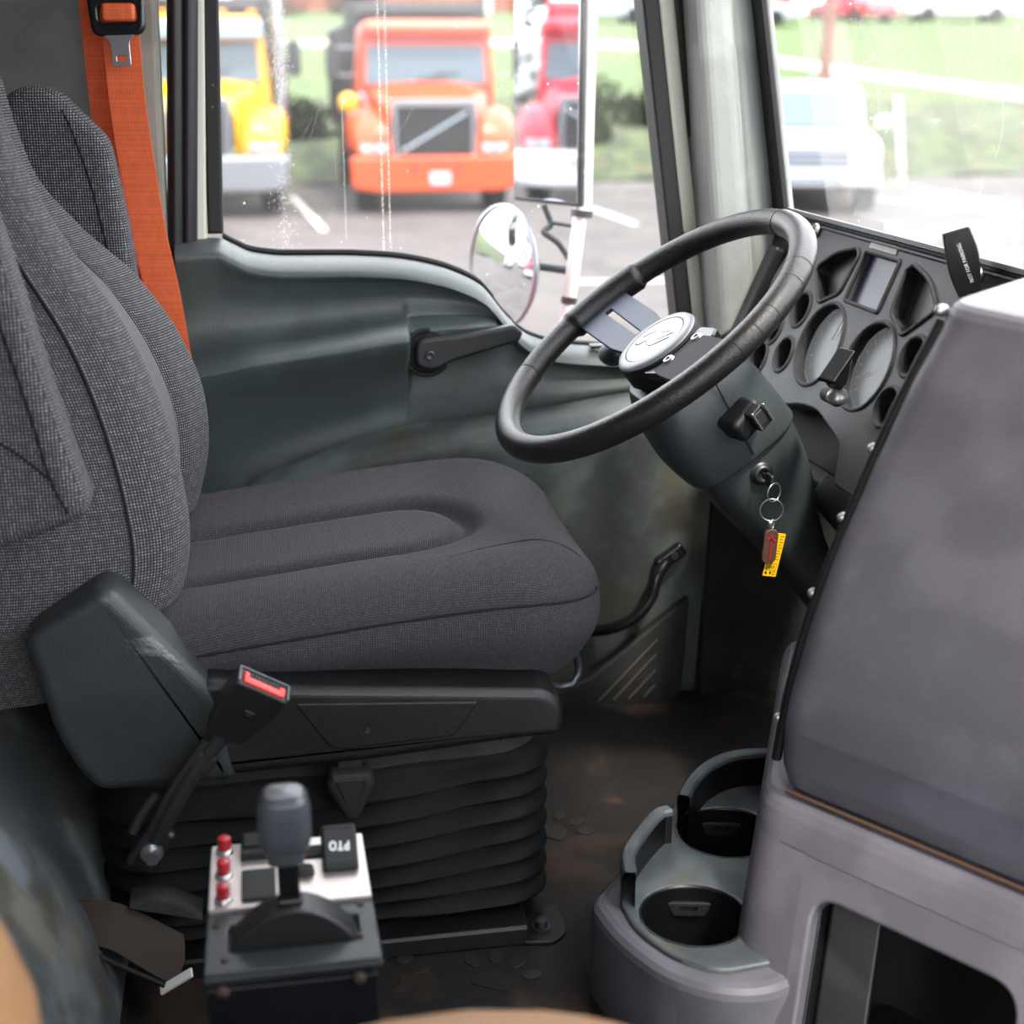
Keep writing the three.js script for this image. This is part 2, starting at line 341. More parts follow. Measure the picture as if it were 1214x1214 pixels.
{
  part(door, 'outer_skin', slab([[-0.11, -0.05], [0.7, -0.05], [0.7, 0.56], [0.45, 0.57], [0.37, 0.61], [0.3, 0.69], [0.2, 0.72], [-0.11, 0.73]], -2.27, -2.235, 0.01), M.ownRed);
  // upper trim: sill, scooped field, arm ledge and the undercut below it
  const upper = (u, v) => {
    const x = lerp(-0.118, 0.69, u), s = table(sillT, x, true), a = Math.min(table(armT, x, true), s - 0.03), l = table(lowT, x, true);
    const shut = smooth(0.4, 0.3, x), cut = smooth(0.213, 0.221, x), ledge = lerp(-2.155, lerp(-2.074, -2.128, cut), shut);
    const mid = lerp(s, a, 0.55);
    const P = [[s - 0.03, -2.222], [s - 0.004, -2.215], [s + 0.002, -2.19], [s - 0.006, -2.16], [s - 0.02, -2.142], [lerp(s, a, 0.3), lerp(-2.15, -2.155, shut)], [mid, lerp(-2.15, -2.168, shut)], [lerp(s, a, 0.82), lerp(-2.15, -2.158, shut)],
      [a + 0.012, lerp(-2.15, ledge - 0.03, shut)], [a, ledge - 0.002], [a - 0.014, ledge - 0.001], [lerp(a, l, 0.4), lerp(-2.152, -2.112, shut * (1 - cut * 0.7))], [lerp(a, l, 0.75), -2.14], [l - 0.004, -2.143], [l - 0.02, -2.16]];
    const t = v * (P.length - 1), k = Math.min(P.length - 2, Math.floor(t)), f = t - k, g = (c) => cr(P[Math.max(0, k - 1)][c], P[k][c], P[k + 1][c], P[Math.min(P.length - 1, k + 2)][c], f);
    return [x, g(0), g(1)];
  };
  part(door, 'upper_trim', sheet(upper, 220, 110, { flip: false }), M.door);
  // lower trim with its lip that faces up
  const lower = (u, v) => {
    const x = lerp(-0.13, 0.69, u), l = table(lowT, x, true), P = [[l - 0.012, -2.165], [l - 0.003, -2.148], [l - 0.008, -2.122], [l - 0.022, -2.1], [l - 0.055, -2.088], [l * 0.6, -2.096], [0.1, -2.125], [-0.02, -2.14]];
    const t = v * (P.length - 1), k = Math.min(P.length - 2, Math.floor(t)), f = t - k, g = (c) => cr(P[Math.max(0, k - 1)][c], P[k][c], P[k + 1][c], P[Math.min(P.length - 1, k + 2)][c], f);
    return [x, g(0), g(1)];
  };
  part(door, 'edge_filler', slab([[-0.22, -0.04], [-0.06, -0.04], [-0.04, 0.74], [-0.18, 0.74]], -2.234, -2.224, 0.003), M.rubber);
  part(door, 'lower_trim', sheet(lower, 160, 60), M.doorLow);
  part(door, 'door_edge', boxAt(0.006, 0.56, 0.07, 0.692, 0.25, -2.15, 0.002, 0, 0, 0.02), M.kick);
  // kick pad in the front lower corner with four slanted grooves' ribs
  const kickGroup = part(door, 'kick_pad', slab(rounded([[0.4, -0.015], [0.655, -0.015], [0.665, 0.186], [0.5, 0.055], [0.41, 0.02]], [0.01, 0.05, 0.01, 0.01, 0.01]), -2.125, -2.098, 0.006), M.kick);
  for (const [x0, y0, x1, y1] of [[0.515, 0.012, 0.612, 0.115], [0.54, 0.012, 0.61, 0.088], [0.566, 0.012, 0.61, 0.06], [0.592, 0.014, 0.61, 0.034]]) part(kickGroup, 'kick_rib', rod([x0, y0, -2.097], [x1, y1, -2.097], 0.0022, 0.0022, 8), M.ribbing);
  // release lever in its round recess
  const lever = part(door, 'door_lever', merge(
    slab(rounded([[-0.022, -0.022], [0.012, -0.026], [0.03, -0.014], [0.06, -0.006], [0.136, 0.014], [0.142, 0.028], [0.128, 0.04], [0.06, 0.028], [0.012, 0.024], [-0.02, 0.022]], [0.02, 0.014, 0.01, 0.01, 0.005, 0.005, 0.006, 0.02, 0.012, 0.018]), -0.008, 0.012, 0.005).translate(0.246, 0.601, -2.112),
    at(cyl(0.018, 0.02, 0.03, 28), 0.246, 0.6, -2.128, Math.PI / 2)), M.black);
  part(lever, 'lever_screw', at(lathe([[0, 0.002], [0.003, 0.002], [0.004, 0.004], [0.007, 0.004], [0.008, 0]], 20), 0.246, 0.599, -2.1, Math.PI / 2), M.darkSteel);
  part(door, 'lever_recess', merge(at(new THREE.TorusGeometry(0.034, 0.004, 10, 40, 4.2), 0.244, 0.6, -2.118, 0, 0, 1.45), at(cyl(0.032, 0.032, 0.004, 32), 0.244, 0.6, -2.126, Math.PI / 2)), M.blackMatt);
  // lock plate on the ledge, small catch on the lower trim
  part(door, 'lock_plate', merge(boxAt(0.05, 0.006, 0.02, 0.532, 0.59, -2.172, 0.002), boxAt(0.014, 0.008, 0.01, 0.545, 0.593, -2.17, 0.002)), M.darkSteel);
  part(door, 'door_catch', at(lathe([[0, 0.016], [0.012, 0.014], [0.018, 0.008], [0.02, 0]], 24), 0.452, 0.468, -2.11, Math.PI / 2), M.black);
  // grab handle
  const grab = part(door, 'grab_handle', merge(pipe([[0.5, 0.13, -2.115], [0.53, 0.145, -2.085], [0.565, 0.165, -2.075], [0.592, 0.198, -2.075], [0.603, 0.232, -2.08], [0.62, 0.252, -2.09]], 0.0095, 50, 12), boxAt(0.052, 0.024, 0.02, 0.628, 0.258, -2.098, 0.006, 0, 0, 0.62)), M.blackGloss);
  part(grab, 'handle_bolt', at(cyl(0.007, 0.006, 0.006, 6), 0.632, 0.262, -2.087, Math.PI / 2), M.darkSteel);
  // rubber channels and frame round the glass
  const run = (x0, y0, x1, y1, w, z0, z1, m, name, b = 0.004) => part(door, name, slab([[x0, y0], [x0 + w, y0], [x1 + w, y1], [x1, y1]], z0, z1, b), m);
  run(-0.071, 0.774, -0.04, 1.55, 0.023, -2.225, -2.19, M.rubber, 'glass_channel');
  for (const [x, y] of [[-0.051, 0.985], [-0.053, 0.955]]) part(door, 'channel_screw', at(new THREE.SphereGeometry(0.0022, 10, 8), x, y, -2.189), M.tan);
  run(-0.093, 0.765, -0.05, 1.55, 0.02, -2.25, -2.185, M.cream, 'door_frame');
  run(0.655, 0.58, 0.511, 1.55, 0.026, -2.225, -2.17, M.rubber, 'glass_channel');
  run(0.682, 0.57, 0.538, 1.55, 0.024, -2.25, -2.175, M.cream, 'door_frame');
  part(door, 'sill_seal', sheet((u, v) => { const x = lerp(-0.05, 0.36, u), s = table(sillT, x, true), a = v * Math.PI * 2; return [x, s + 0.006 + 0.005 * Math.sin(a), -2.21 + 0.005 * Math.cos(a)]; }, 60, 12, { closed: true }), M.rubber);
  part(door, 'sill_seal', sheet((u, v) => { const x = lerp(0.36, 0.66, u), s = table(sillT, x, true), a = v * Math.PI * 2; return [x, s + 0.004 + 0.004 * Math.sin(a), -2.205 + 0.006 * Math.cos(a)]; }, 60, 12, { closed: true }), M.rubber);
}

// glass with its dirt: specks, dried runs and a thin film
function dirtTexture(runs, specks, film, streaks) {
  const N = 1024, a = new Float32Array(N * N);
  for (let j = 0; j < N; j++) for (let i = 0; i < N; i++) a[j * N + i] = film * (0.55 + 0.9 * fbm(i / 128, j / 128, 8, 4)) + 0.02 * (hash(i, j) > 0.985);
  const dot = (x, y, r, s) => { for (let j = -4; j <= 4; j++) for (let i = -4; i <= 4; i++) { const d = Math.hypot(i, j); if (d < r + 0.7) { const k = (((y + j + N * 4) | 0) % N) * N + (((x + i + N * 4) | 0) % N); a[k] = Math.max(a[k], s * clamp(r + 0.7 - d)); } } };
  for (let k = 0; k < specks; k++) dot(rnd(0, N), rnd(0, N), Math.pow(rnd(), 4) * 2.2, rnd(0.25, 0.8));
  for (const [x, y0, y1, w, s] of runs) for (let k = 0; k < (y1 - y0) * 3; k++) dot(x + rnd(-w, w) * rnd(), rnd(y0, y1), rnd(0, 1), s * rnd(0.3, 1));
  for (let k = 0; k < streaks; k++) { let x = rnd(0, N), y = rnd(0, N); const an = rnd(0.6, 1.2), l = rnd(30, 160), s = rnd(0.1, 0.25); for (let t = 0; t < l; t++) { dot(x, y, 0, s); x += Math.cos(an + t * 0.006); y += Math.sin(an + t * 0.006); } }
  const t = texture(N, N, (i, j) => { const v = 255 * clamp(a[j * N + i]); return [v, v, v]; }, false);
  return t;
}
const dirtMat = (t) => phy({ color: 0xf4f2ec, roughness: 1, transmission: 0.75, thickness: 0, transparent: true, alphaMap: t, side: THREE.DoubleSide });
function pane(parent, corners, dirt) {   // corners: lower left, lower right, upper right, upper left
  const [a, b, c, d] = corners.map((p) => V(...p));
  const quad = (off) => { const n = b.clone().sub(a).cross(d.clone().sub(a)).normalize().multiplyScalar(off), g = new THREE.BufferGeometry(), P = [a, b, c, d].map((p) => p.clone().add(n)); g.setAttribute('position', new THREE.Float32BufferAttribute(P.flatMap((p) => p.toArray()), 3)); g.setAttribute('uv', new THREE.Float32BufferAttribute([0, 0, 1, 0, 1, 1, 0, 1], 2)); g.setIndex([0, 1, 2, 0, 2, 3]); g.computeVertexNormals(); return g; };
  part(parent, 'glass_pane', quad(0), M.glass);
  part(parent, 'dirt_film', quad(0.003), dirt);
}
const window1 = struct('window_1');
pane(window1, [[-0.06, 0.57, -2.212], [0.7, 0.57, -2.212], [0.7, 1.55, -2.212], [-0.06, 1.55, -2.212]], dirtMat(dirtTexture([[138, 150, 640, 34, 0.5], [150, 420, 640, 24, 0.5], [338, 180, 620, 2.5, 0.5], [352, 180, 620, 2.5, 0.45], [262, 200, 420, 2, 0.3], [770, 350, 700, 40, 0.2]], 420, 0.025, 60)));
const window2 = struct('window_2');
pane(window2, [[0.9, 0.72, -2.15], [0.985, 0.72, 0.17], [0.735, 1.72, 0.17], [0.65, 1.72, -2.12]], dirtMat(dirtTexture([[90, 200, 600, 60, 0.3], [300, 100, 700, 30, 0.25]], 1300, 0.06, 140)));

// ---------------------------------------------------------------- windscreen pillar
{
  const pil = struct('trim_1');
  const strip = (x0, x1, w0, w1, y0, y1, z0, z1, m, name, b) => part(pil, name, slab([[x0, y0], [x0 + w0, y0], [x1 + w1, y1], [x1, y1]], z0, z1, b, [], 6), m);
  strip(0.708, 0.572, 0.03, 0.03, 0.55, 1.55, -2.24, -2.16, M.railRubber, 'door_seal', 0.012);
  strip(0.695, 0.585, 0.075, 0.062, 0.6, 1.55, -2.21, -2.115, M.pillar, 'pillar_cover', 0.026);
  strip(0.755, 0.628, 0.07, 0.06, 0.6, 1.55, -2.22, -2.135, M.pillar, 'pillar_cover', 0.03);
  strip(0.8, 0.655, 0.012, 0.012, 0.72, 1.55, -2.2, -2.1, M.rubber, 'glass_seal', 0.004);
  strip(0.813, 0.668, 0.01, 0.01, 0.72, 1.55, -2.2, -2.11, M.pillar, 'glass_trim', 0.004);
  // rear post of the door opening
  const post = struct('trim_2');
  part(post, 'post_seal', merge(rod([-0.168, -0.02, -2.18], [-0.062, 1.6, -2.18], 0.012, 0.012, 18), rod([-0.152, -0.02, -2.185], [-0.042, 1.6, -2.185], 0.013, 0.013, 18), slab([[-0.18, -0.02], [-0.135, -0.02], [-0.028, 1.6], [-0.07, 1.6]], -2.215, -2.19, 0.006)), M.railRubber);
}

// ---------------------------------------------------------------- driver's seat
const nearT = [[0.34, -0.175], [0.38, -0.15], [0.415, -0.126], [0.444, -0.106], [0.494, -0.095], [0.553, -0.097], [0.65, -0.113], [0.743, -0.141], [0.832, -0.185], [0.926, -0.226], [1.0, -0.25], [1.15, -0.3]];
const farT = [[0.34, -0.17], [0.38, -0.137], [0.405, -0.119], [0.435, -0.099], [0.519, -0.077], [0.603, -0.079], [0.686, -0.111], [0.756, -0.16], [0.811, -0.221], [0.877, -0.276], [0.95, -0.299], [1.15, -0.33]];
{
  const seat = thing('driver_seat', 'grey woven cloth driver seat with bolsters on a black pleated bellows base', 'seat', [0, 0, 0]);
  const zc = -1.755, hw = 0.235;
  const face = (y, w) => lerp(table(farT, y, true), table(nearT, y, true), (w + 1) / 2);
  const depth = (w) => table([[0, -0.034], [0.4, -0.03], [0.55, -0.012], [0.72, 0], [0.86, -0.008], [0.94, -0.024], [1, -0.05]], Math.abs(w), true);
  const back = (y, w, s0, s1) => {
    const groove = Math.exp(-Math.pow((w - s0) / 0.03, 2)) + Math.exp(-Math.pow((w - s1) / 0.03, 2));
    return [face(y, w) + depth(w) - 0.006 * groove, y, zc + hw * w];
  };
  const panelOf = (name, w0, w1, m, n) => part(seat, name, sheet((u, v) => back(lerp(0.345, 1.15, u), lerp(w0, w1, v), w0, w1), 110, n), m);
  panelOf('back_insert', -0.42, 0.42, M.clothFine, 30);
  panelOf('back_bolster', 0.42, 1, M.cloth, 40);
  panelOf('back_bolster', -1, -0.42, M.cloth, 40);
  const side = (s) => (u, v) => { const y = lerp(0.345, 1.15, u), f = face(y, s) - 0.05, cut = table([[0.4, 0], [0.47, -0.004], [0.6, -0.02], [0.78, -0.05], [1, -0.07]], y, true) * (s > 0 ? 1 : 0.4), x = lerp(f, f - 0.15 + cut, v); return [x, y, zc + s * (hw + 0.02 * Math.sin(v * Math.PI * 0.6) - 0.006 * Math.exp(-v * 30))]; };
  part(seat, 'back_side', sheet(side(1), 80, 20), M.cloth);
  part(seat, 'back_side', sheet(side(-1), 80, 20, { flip: true }), M.cloth);
  part(seat, 'back_shell', sheet((u, v) => { const y = lerp(0.3, 1.15, u), w = lerp(-1, 1, v); return [face(Math.max(0.345, y), w) - 0.2 - 0.03 * (1 - w * w), y, zc + w * (hw + 0.005)]; }, 40, 20, { thick: 0.01 }), M.black);
  part(seat, 'back_cap', boxAt(0.24, 0.08, 0.5, -0.42, 1.15, zc, 0.035), M.cloth);
  const seamLine = (w) => pipe(Array.from({ length: 26 }, (_, i) => { const y = lerp(0.36, 1.14, i / 25), p = back(y, w, w, 9); return [p[0] + 0.0005, p[1], p[2]]; }), 0.0016, 120, 6);
  part(seat, 'back_seam', seamLine(-0.42), M.seam); part(seat, 'back_seam', seamLine(0.42), M.seam);
  part(seat, 'back_seam', pipe(Array.from({ length: 26 }, (_, i) => { const p = back(lerp(0.36, 1.14, i / 25), 1, 1, 9); return [p[0], p[1], p[2] + 0.001]; }), 0.002, 120, 6), M.seam);

  // cushion: rounded plan, crowned top with a raised tongue between two channels
  const cx = 0.105, cz = -1.755, X0 = -0.17, X1 = 0.388, HZ = 0.262;
  const sd = (x, z) => { const rr = x > cx ? 0.12 : 0.05, qx = Math.max(x - (X1 - rr), X0 + rr - x), qz = Math.abs(z - cz) - (HZ - rr); return Math.min(Math.max(qx, qz), 0) + Math.hypot(Math.max(qx, 0), Math.max(qz, 0)) - rr; };
  const reach = (c, s) => { let a = 0, b = 0.6; for (let k = 0; k < 40; k++) { const m = (a + b) / 2; sd(cx + c * m, cz + s * m) < 0 ? (a = m) : (b = m); } return a; };
  const top = (x, z) => {
    const d = -sd(x, z), e = clamp(d / 0.075), w = (z - cz) / HZ;
    const tilt = table([[-0.17, 0.428], [0.0, 0.446], [0.15, 0.462], [0.28, 0.47], [0.39, 0.462]], x, true);
    const tz = z + 1.715, tx = Math.max(0, x - 0.15), tongue = Math.hypot(tx, tz) - 0.083;
    const ch = -0.02 * Math.exp(-Math.pow((tongue - 0.01) / 0.015, 2)) * smooth(-0.2, -0.05, x) - 0.002 * smooth(0.02, -0.03, tongue);
    return tilt + 0.012 * w * w - 0.05 * (1 - Math.sqrt(Math.max(0, 1 - (1 - e) * (1 - e)))) + ch;
  };
  const ring = (a, grow, y) => { const c = Math.cos(a), s = Math.sin(a), r = reach(c, s) + grow; return [cx + c * r, y, cz + s * r]; };
  const N = 240;
  const padTop = sheet((u, v) => { const a = -v * Math.PI * 2, c = Math.cos(a), w = Math.sin(a), r = reach(c, w) * (1 - Math.pow(1 - u, 1.7)), x = cx + c * r, z = cz + w * r; return [x, top(x, z), z]; }, 80, N, { closed: true });
  { const q = padTop.attributes.position, uv = padTop.attributes.uv, row = N + 1; for (let j = 0; j <= N; j++) { const a = -(j / N) * Math.PI * 2; let l = 0; for (let i = 0; i <= 80; i++) { const k = i * row + j, m = k - row; if (i) l += Math.hypot(q.getX(k) - q.getX(m), q.getY(k) - q.getY(m), q.getZ(k) - q.getZ(m)); uv.setXY(k, Math.cos(a) * l, Math.sin(a) * l); } } }
  const padSide = sheet((u, v) => {
    const a = -v * Math.PI * 2, c = Math.cos(a), w = Math.sin(a), e = reach(c, w), y0 = top(cx + c * e, cz + w * e);
    return ring(a, 0.005 * Math.sin(Math.min(1, u * 1.4) * Math.PI) - 0.035 * u * u * u, lerp(y0, table([[-0.1, 0.34], [0.2, 0.338], [0.38, 0.315]], cx + c * e, true), u));
  }, 24, N, { closed: true });
  { const q = padSide.attributes.position, uv = padSide.attributes.uv; let l = 0; const row = N + 1; for (let j = 0; j <= N; j++) { if (j) l += Math.hypot(q.getX(j) - q.getX(j - 1), q.getZ(j) - q.getZ(j - 1)); for (let i = 0; i <= 24; i++) uv.setXY(i * row + j, l, q.getY(i * row + j)); } }
  part(seat, 'cushion', merge(padTop, padSide), M.clothSeat);
  part(seat, 'cushion_seam', pipe(Array.from({ length: 60 }, (_, i) => { const a = i / 60 * Math.PI * 2, c = Math.cos(a), s = Math.sin(a), e = reach(c, s); return ring(a, 0.0005, top(cx + c * e, cz + s * e) - 0.001); }), 0.0018, 240, 6, true), M.seam);
  part(seat, 'cushion_seam', pipe([[0.2, -1.556], [0.26, -1.58], [0.32, -1.6], [0.36, -1.585], [0.378, -1.56]].map(([x, z]) => [x, top(x, z), z]), 0.0008, 40, 5), M.seam);

  // folded-up armrests
  const armFar = part(seat, 'armrest', slab(rounded([[-0.34, 0.6], [-0.16, 0.6], [-0.166, 0.78], [-0.186, 0.92], [-0.214, 0.948], [-0.252, 0.99], [-0.3, 0.988], [-0.34, 0.94]], [0.025, 0.025, 0.05, 0.025, 0.03, 0.025, 0.025, 0.03]), -2.085, -2.0, 0.02, [], 6), M.cloth);
  part(armFar, 'armrest_seam', pipe([[-0.258, 0.985, -2.012], [-0.236, 0.95, -2.001], [-0.215, 0.88, -2.0], [-0.2, 0.8, -1.999], [-0.19, 0.7, -1.999]], 0.0014, 60, 6), M.seam);
  const armNear = part(seat, 'armrest', slab(rounded([[-0.178, 0.59], [-0.205, 0.7], [-0.23, 0.82], [-0.265, 0.98], [-0.29, 1.15], [-0.42, 1.15], [-0.38, 0.7], [-0.34, 0.53], [-0.2, 0.575]], [0.03, 0.1, 0.1, 0.1, 0.03, 0.03, 0.05, 0.04, 0.025]), -1.5, -1.425, 0.02, [], 6), M.cloth);
  part(armNear, 'armrest_seam', pipe([[-0.2, 0.59, -1.424], [-0.212, 0.62, -1.4235], [-0.228, 0.7, -1.4235], [-0.255, 0.82, -1.4235], [-0.29, 0.95, -1.4235]], 0.0014, 60, 6), M.seam);
  part(armNear, 'armrest_seam', pipe([[-0.212, 0.625, -1.4235], [-0.25, 0.66, -1.4235], [-0.3, 0.69, -1.4235]], 0.0014, 40, 6), M.seam);

  // plastic covers of the base
  part(seat, 'side_shield', slab(rounded([[-0.262, 0.449], [-0.182, 0.497], [-0.166, 0.492], [-0.07, 0.372], [-0.05, 0.262], [-0.2, 0.262], [-0.218, 0.284], [-0.24, 0.334]], [0.016, 0.016, 0.016, 0.02, 0.016, 0.018, 0.018, 0.02]), -1.53, -1.448, 0.014, [], 6), M.shield);
  const cover = part(seat, 'rail_cover', slab(rounded([[-0.14, 0.275], [-0.09, 0.385], [0.0, 0.37], [0.295, 0.343], [0.318, 0.325], [0.316, 0.285], [0.25, 0.283], [0.1, 0.272], [-0.1, 0.266]], [0.012, 0.02, 0.02, 0.02, 0.014, 0.012, 0.02, 0.02, 0.012]), -1.6, -1.452, 0.011, [], 6), M.rail);
  part(cover, 'inset_panel', slab(rounded([[0.014, 0.351], [0.218, 0.337], [0.19, 0.297], [0.06, 0.291], [0.05, 0.296]], 0.006), -1.458, -1.4495, 0.0018), M.rail);
  part(cover, 'inset_screw', at(cyl(0.004, 0.003, 0.003, 12), 0.092, 0.312, -1.449, Math.PI / 2), M.darkSteel);
  part(seat, 'front_bar', pipe([[0.3, 0.318, -1.53], [0.335, 0.317, -1.515], [0.35, 0.326, -1.53], [0.35, 0.326, -1.9]], 0.005, 30, 8), M.darkSteel);
  // pleated bellows
  const plan = (a, grow) => { const hx = 0.27 + grow, hz = 0.25 + grow, r = 0.07 + grow, c = Math.cos(a), s = Math.sin(a); let lo = 0, hi = 0.6; for (let k = 0; k < 26; k++) { const m = (lo + hi) / 2, qx = Math.abs(c * m) - (hx - r), qz = Math.abs(s * m) - (hz - r); (Math.min(Math.max(qx, qz), 0) + Math.hypot(Math.max(qx, 0), Math.max(qz, 0)) - r < 0) ? (lo = m) : (hi = m); } return [0.05 + c * lo, -1.75 + s * lo]; };
  const prof = [[0.272, -0.03], [0.262, -0.022], [0.238, -0.016]];
  const folds = 7, p = 0.0295;
  for (let k = 0; k < folds; k++) { const y = 0.236 - k * p; prof.push([y - 0.004, -0.015], [y - p * 0.45, -0.006], [y - p * 0.72, 0], [y - p * 0.8, 0.0005], [y - p * 0.86, -0.004], [y - p * 0.95, -0.02]); }
  prof.push([0.02, -0.02], [0.0, -0.02]);
  const bel = (i0, i1) => sheet((u, v) => {
    const t = lerp(i0, i1, u), i = Math.min(prof.length - 2, Math.floor(t)), f = t - i, y = lerp(prof[i][0], prof[i + 1][0], f), g = lerp(prof[i][1], prof[i + 1][1], f), a = -v * Math.PI * 2, q = plan(a, g);
    const sag = 0.026 * smooth(0.3, 0.02, q[0]) * smooth(0.02, 0.12, y) * smooth(0.27, 0.2, y) * (q[1] > -1.6 ? 1 : 0.3);
    return [q[0], y - sag + 0.0015 * Math.sin(q[0] * 40 + i), q[1]];
  }, (i1 - i0) * 2, 160, { closed: true });
  part(seat, 'bellows', bel(2, prof.length - 1), M.bellows);
  part(seat, 'bellows_collar', bel(0, 2), M.bellowsTop);
  for (const x of [0.14, 0.258]) part(seat, 'collar_screw', at(cyl(0.0055, 0.005, 0.004, 14), x, 0.252, -1.518, Math.PI / 2), M.darkSteel);
  // hanging adjuster knob and the plates at the floor
  const knob = part(seat, 'adjuster_knob', merge(slab(rounded([[0.043, 0.25], [0.05, 0.264], [0.092, 0.264], [0.1, 0.25], [0.079, 0.204], [0.065, 0.204]], [0.008, 0.004, 0.004, 0.008, 0.012, 0.012]), -1.475, -1.44, 0.008), boxAt(0.028, 0.04, 0.012, 0.072, 0.278, -1.465, 0.003)), M.blackMatt);
  part(seat, 'base_plate', merge(boxAt(0.42, 0.012, 0.06, 0.07, 0.02, -1.5, 0.004), boxAt(0.42, 0.024, 0.012, 0.07, 0.012, -1.475, 0.003), boxAt(0.46, 0.02, 0.44, 0.05, 0.012, -1.74, 0.004)), M.rail);
  part(seat, 'floor_bracket', slabY([[0.27, -1.54], [0.33, -1.54], [0.33, -1.48], [0.31, -1.462], [0.27, -1.468]], 0.008, 0, 0.006, 0.002), M.rail);
  part(seat, 'floor_bolt', merge(at(cyl(0.012, 0.012, 0.003, 20), 0.3, 0.0075, -1.492), at(cyl(0.008, 0.0075, 0.009, 6), 0.3, 0.013, -1.492)), M.darkSteel);
  part(seat, 'recliner_bracket', merge(slab([[-0.15, 0.36], [-0.07, 0.36], [-0.055, 0.405], [-0.1, 0.44]], -1.995, -1.985, 0.002), boxAt(0.006, 0.06, 0.004, -0.085, 0.41, -1.983, 0.001, 0, 0, 0.5)), M.black);
}

// ---------------------------------------------------------------- belt, buckle and strap
{
  const belt = thing('seat_belt', 'orange webbing seat belt with black guide and steel tongue on rear pillar', 'seat belt');
  const web = (pts, w, face) => sheet((u, v) => { const t = u * (pts.length - 1), i = Math.min(pts.length - 2, Math.floor(t)), f = t - i, P = (k) => pts[clamp(k, 0, pts.length - 1)], q = [0, 1, 2].map((c) => cr(P(i - 1)[c], P(i)[c], P(i + 1)[c], P(i + 2)[c], f)); const s = (v - 0.5) * w; return [q[0] + face[0] * s, q[1], q[2] + face[1] * s]; }, 60, 6, { thick: 0.0014 });
  part(belt, 'webbing', web([[-0.168, 1.5, -2.1], [-0.17, 1.2, -2.1], [-0.166, 1.06, -2.1], [-0.163, 0.95, -2.098], [-0.15, 0.8, -2.095], [-0.135, 0.7, -2.09], [-0.12, 0.55, -2.085]], 0.05, [0.98, 0.2]), M.belt);
  part(belt, 'webbing', web([[-0.19, 1.5, -2.135], [-0.198, 1.2, -2.135], [-0.196, 1.0, -2.135], [-0.19, 0.85, -2.13], [-0.18, 0.6, -2.12]], 0.05, [0.94, 0.34]), M.belt);
  const hole = rounded([[-0.025, -0.009], [0.025, -0.009], [0.025, 0.012], [-0.025, 0.012]], 0.006);
  const guide = slab(rounded([[-0.036, -0.026], [0.034, -0.026], [0.038, 0.03], [-0.04, 0.03]], 0.014), -0.006, 0.006, 0.0045, [hole], 5);
  part(belt, 'guide', at(guide, -0.166, 1.077, -2.085, -0.1, -0.15, 0.02), M.blackGloss);
  part(belt, 'webbing_loop', at(boxAt(0.046, 0.024, 0.012, 0, 0, 0, 0.006), -0.165, 1.081, -2.083, 0, -0.15, 0), M.belt);
  const slot = rounded([[-0.006, -0.028], [0.007, -0.028], [0.007, -0.02], [-0.006, -0.02]], 0.002);
  part(belt, 'tongue', at(slab(rounded([[-0.023, 0.012], [0.022, 0.012], [0.02, 0.004], [0.0125, -0.002], [0.0125, -0.034], [-0.0125, -0.034], [-0.0125, -0.002], [-0.02, 0.004]], [0.002, 0.002, 0.004, 0.006, 0.004, 0.004, 0.006, 0.004]), -0.0015, 0.0015, 0.0007, [slot]), -0.166, 1.046, -2.08, -0.05, -0.15, 0.02), M.steel);

  const b = thing('belt_buckle', 'black seat belt buckle with red release button on a stalk beside the seat', 'buckle', [-0.039, 0.381, -1.405], 0);
  b.scale.setScalar(0.93);
  b.rotation.set(0.03, 0.1, -0.56, 'ZYX');
  part(b, 'housing', slab(rounded([[-0.023, -0.045], [0.023, -0.045], [0.033, 0.01], [0.033, 0.046], [-0.033, 0.046], [-0.033, 0.01]], [0.008, 0.008, 0.02, 0.003, 0.003, 0.02]), -0.013, 0.013, 0.005, [], 4), M.black);
  part(b, 'top_frame', merge(boxAt(0.062, 0.003, 0.003, 0, 0.0465, -0.011, 0.001), boxAt(0.004, 0.004, 0.022, -0.03, 0.0465, 0, 0.001), boxAt(0.004, 0.004, 0.022, 0.03, 0.0465, 0, 0.001)), M.tray);
  part(b, 'slot', boxAt(0.046, 0.003, 0.008, 0, 0.0458, -0.003, 0.001), M.blackMatt);
  for (let k = 0; k < 8; k++) part(b, 'slot_rib', boxAt(0.0012, 0.002, 0.006, -0.016 + k * 0.0045, 0.0475, -0.003, 0.0004), M.darkSteel);
  part(b, 'release_button', merge(boxAt(0.05, 0.005, 0.009, 0, 0.047, 0.006, 0.002), boxAt(0.007, 0.005, 0.014, -0.022, 0.047, 0.002, 0.002), boxAt(0.008, 0.005, 0.012, 0.022, 0.047, 0.003, 0.002)), M.redPlastic);
  part(b, 'emblem', merge(boxAt(0.013, 0.011, 0.002, 0.004, 0.006, 0.0128, 0.0008), boxAt(0.009, 0.002, 0.001, 0.004, 0.008, 0.0142, 0.0003), boxAt(0.009, 0.002, 0.001, 0.004, 0.0045, 0.0142, 0.0003)), M.blackGloss);
  part(b, 'collar', boxAt(0.026, 0.008, 0.012, 0.002, -0.047, 0, 0.003), M.steel);
  part(b, 'stalk', merge(pipe([[0.0, -0.045, 0], [-0.003, -0.07, 0], [-0.006, -0.11, 0], [-0.004, -0.17, 0.0], [-0.001, -0.205, -0.002]], 0.011, 40, 12), boxAt(0.03, 0.03, 0.02, -0.004, -0.088, 0, 0.008), pipe([[-0.014, -0.06, 0.004], [-0.018, -0.11, 0.004], [-0.017, -0.17, 0.004], [-0.012, -0.2, 0]], 0.005, 30, 8)), M.blackMatt);
  for (const c of b.children) if (c.name !== 'stalk') c.geometry.translate(0, 0.045, 0).rotateX(0.34).translate(0, -0.045, 0);
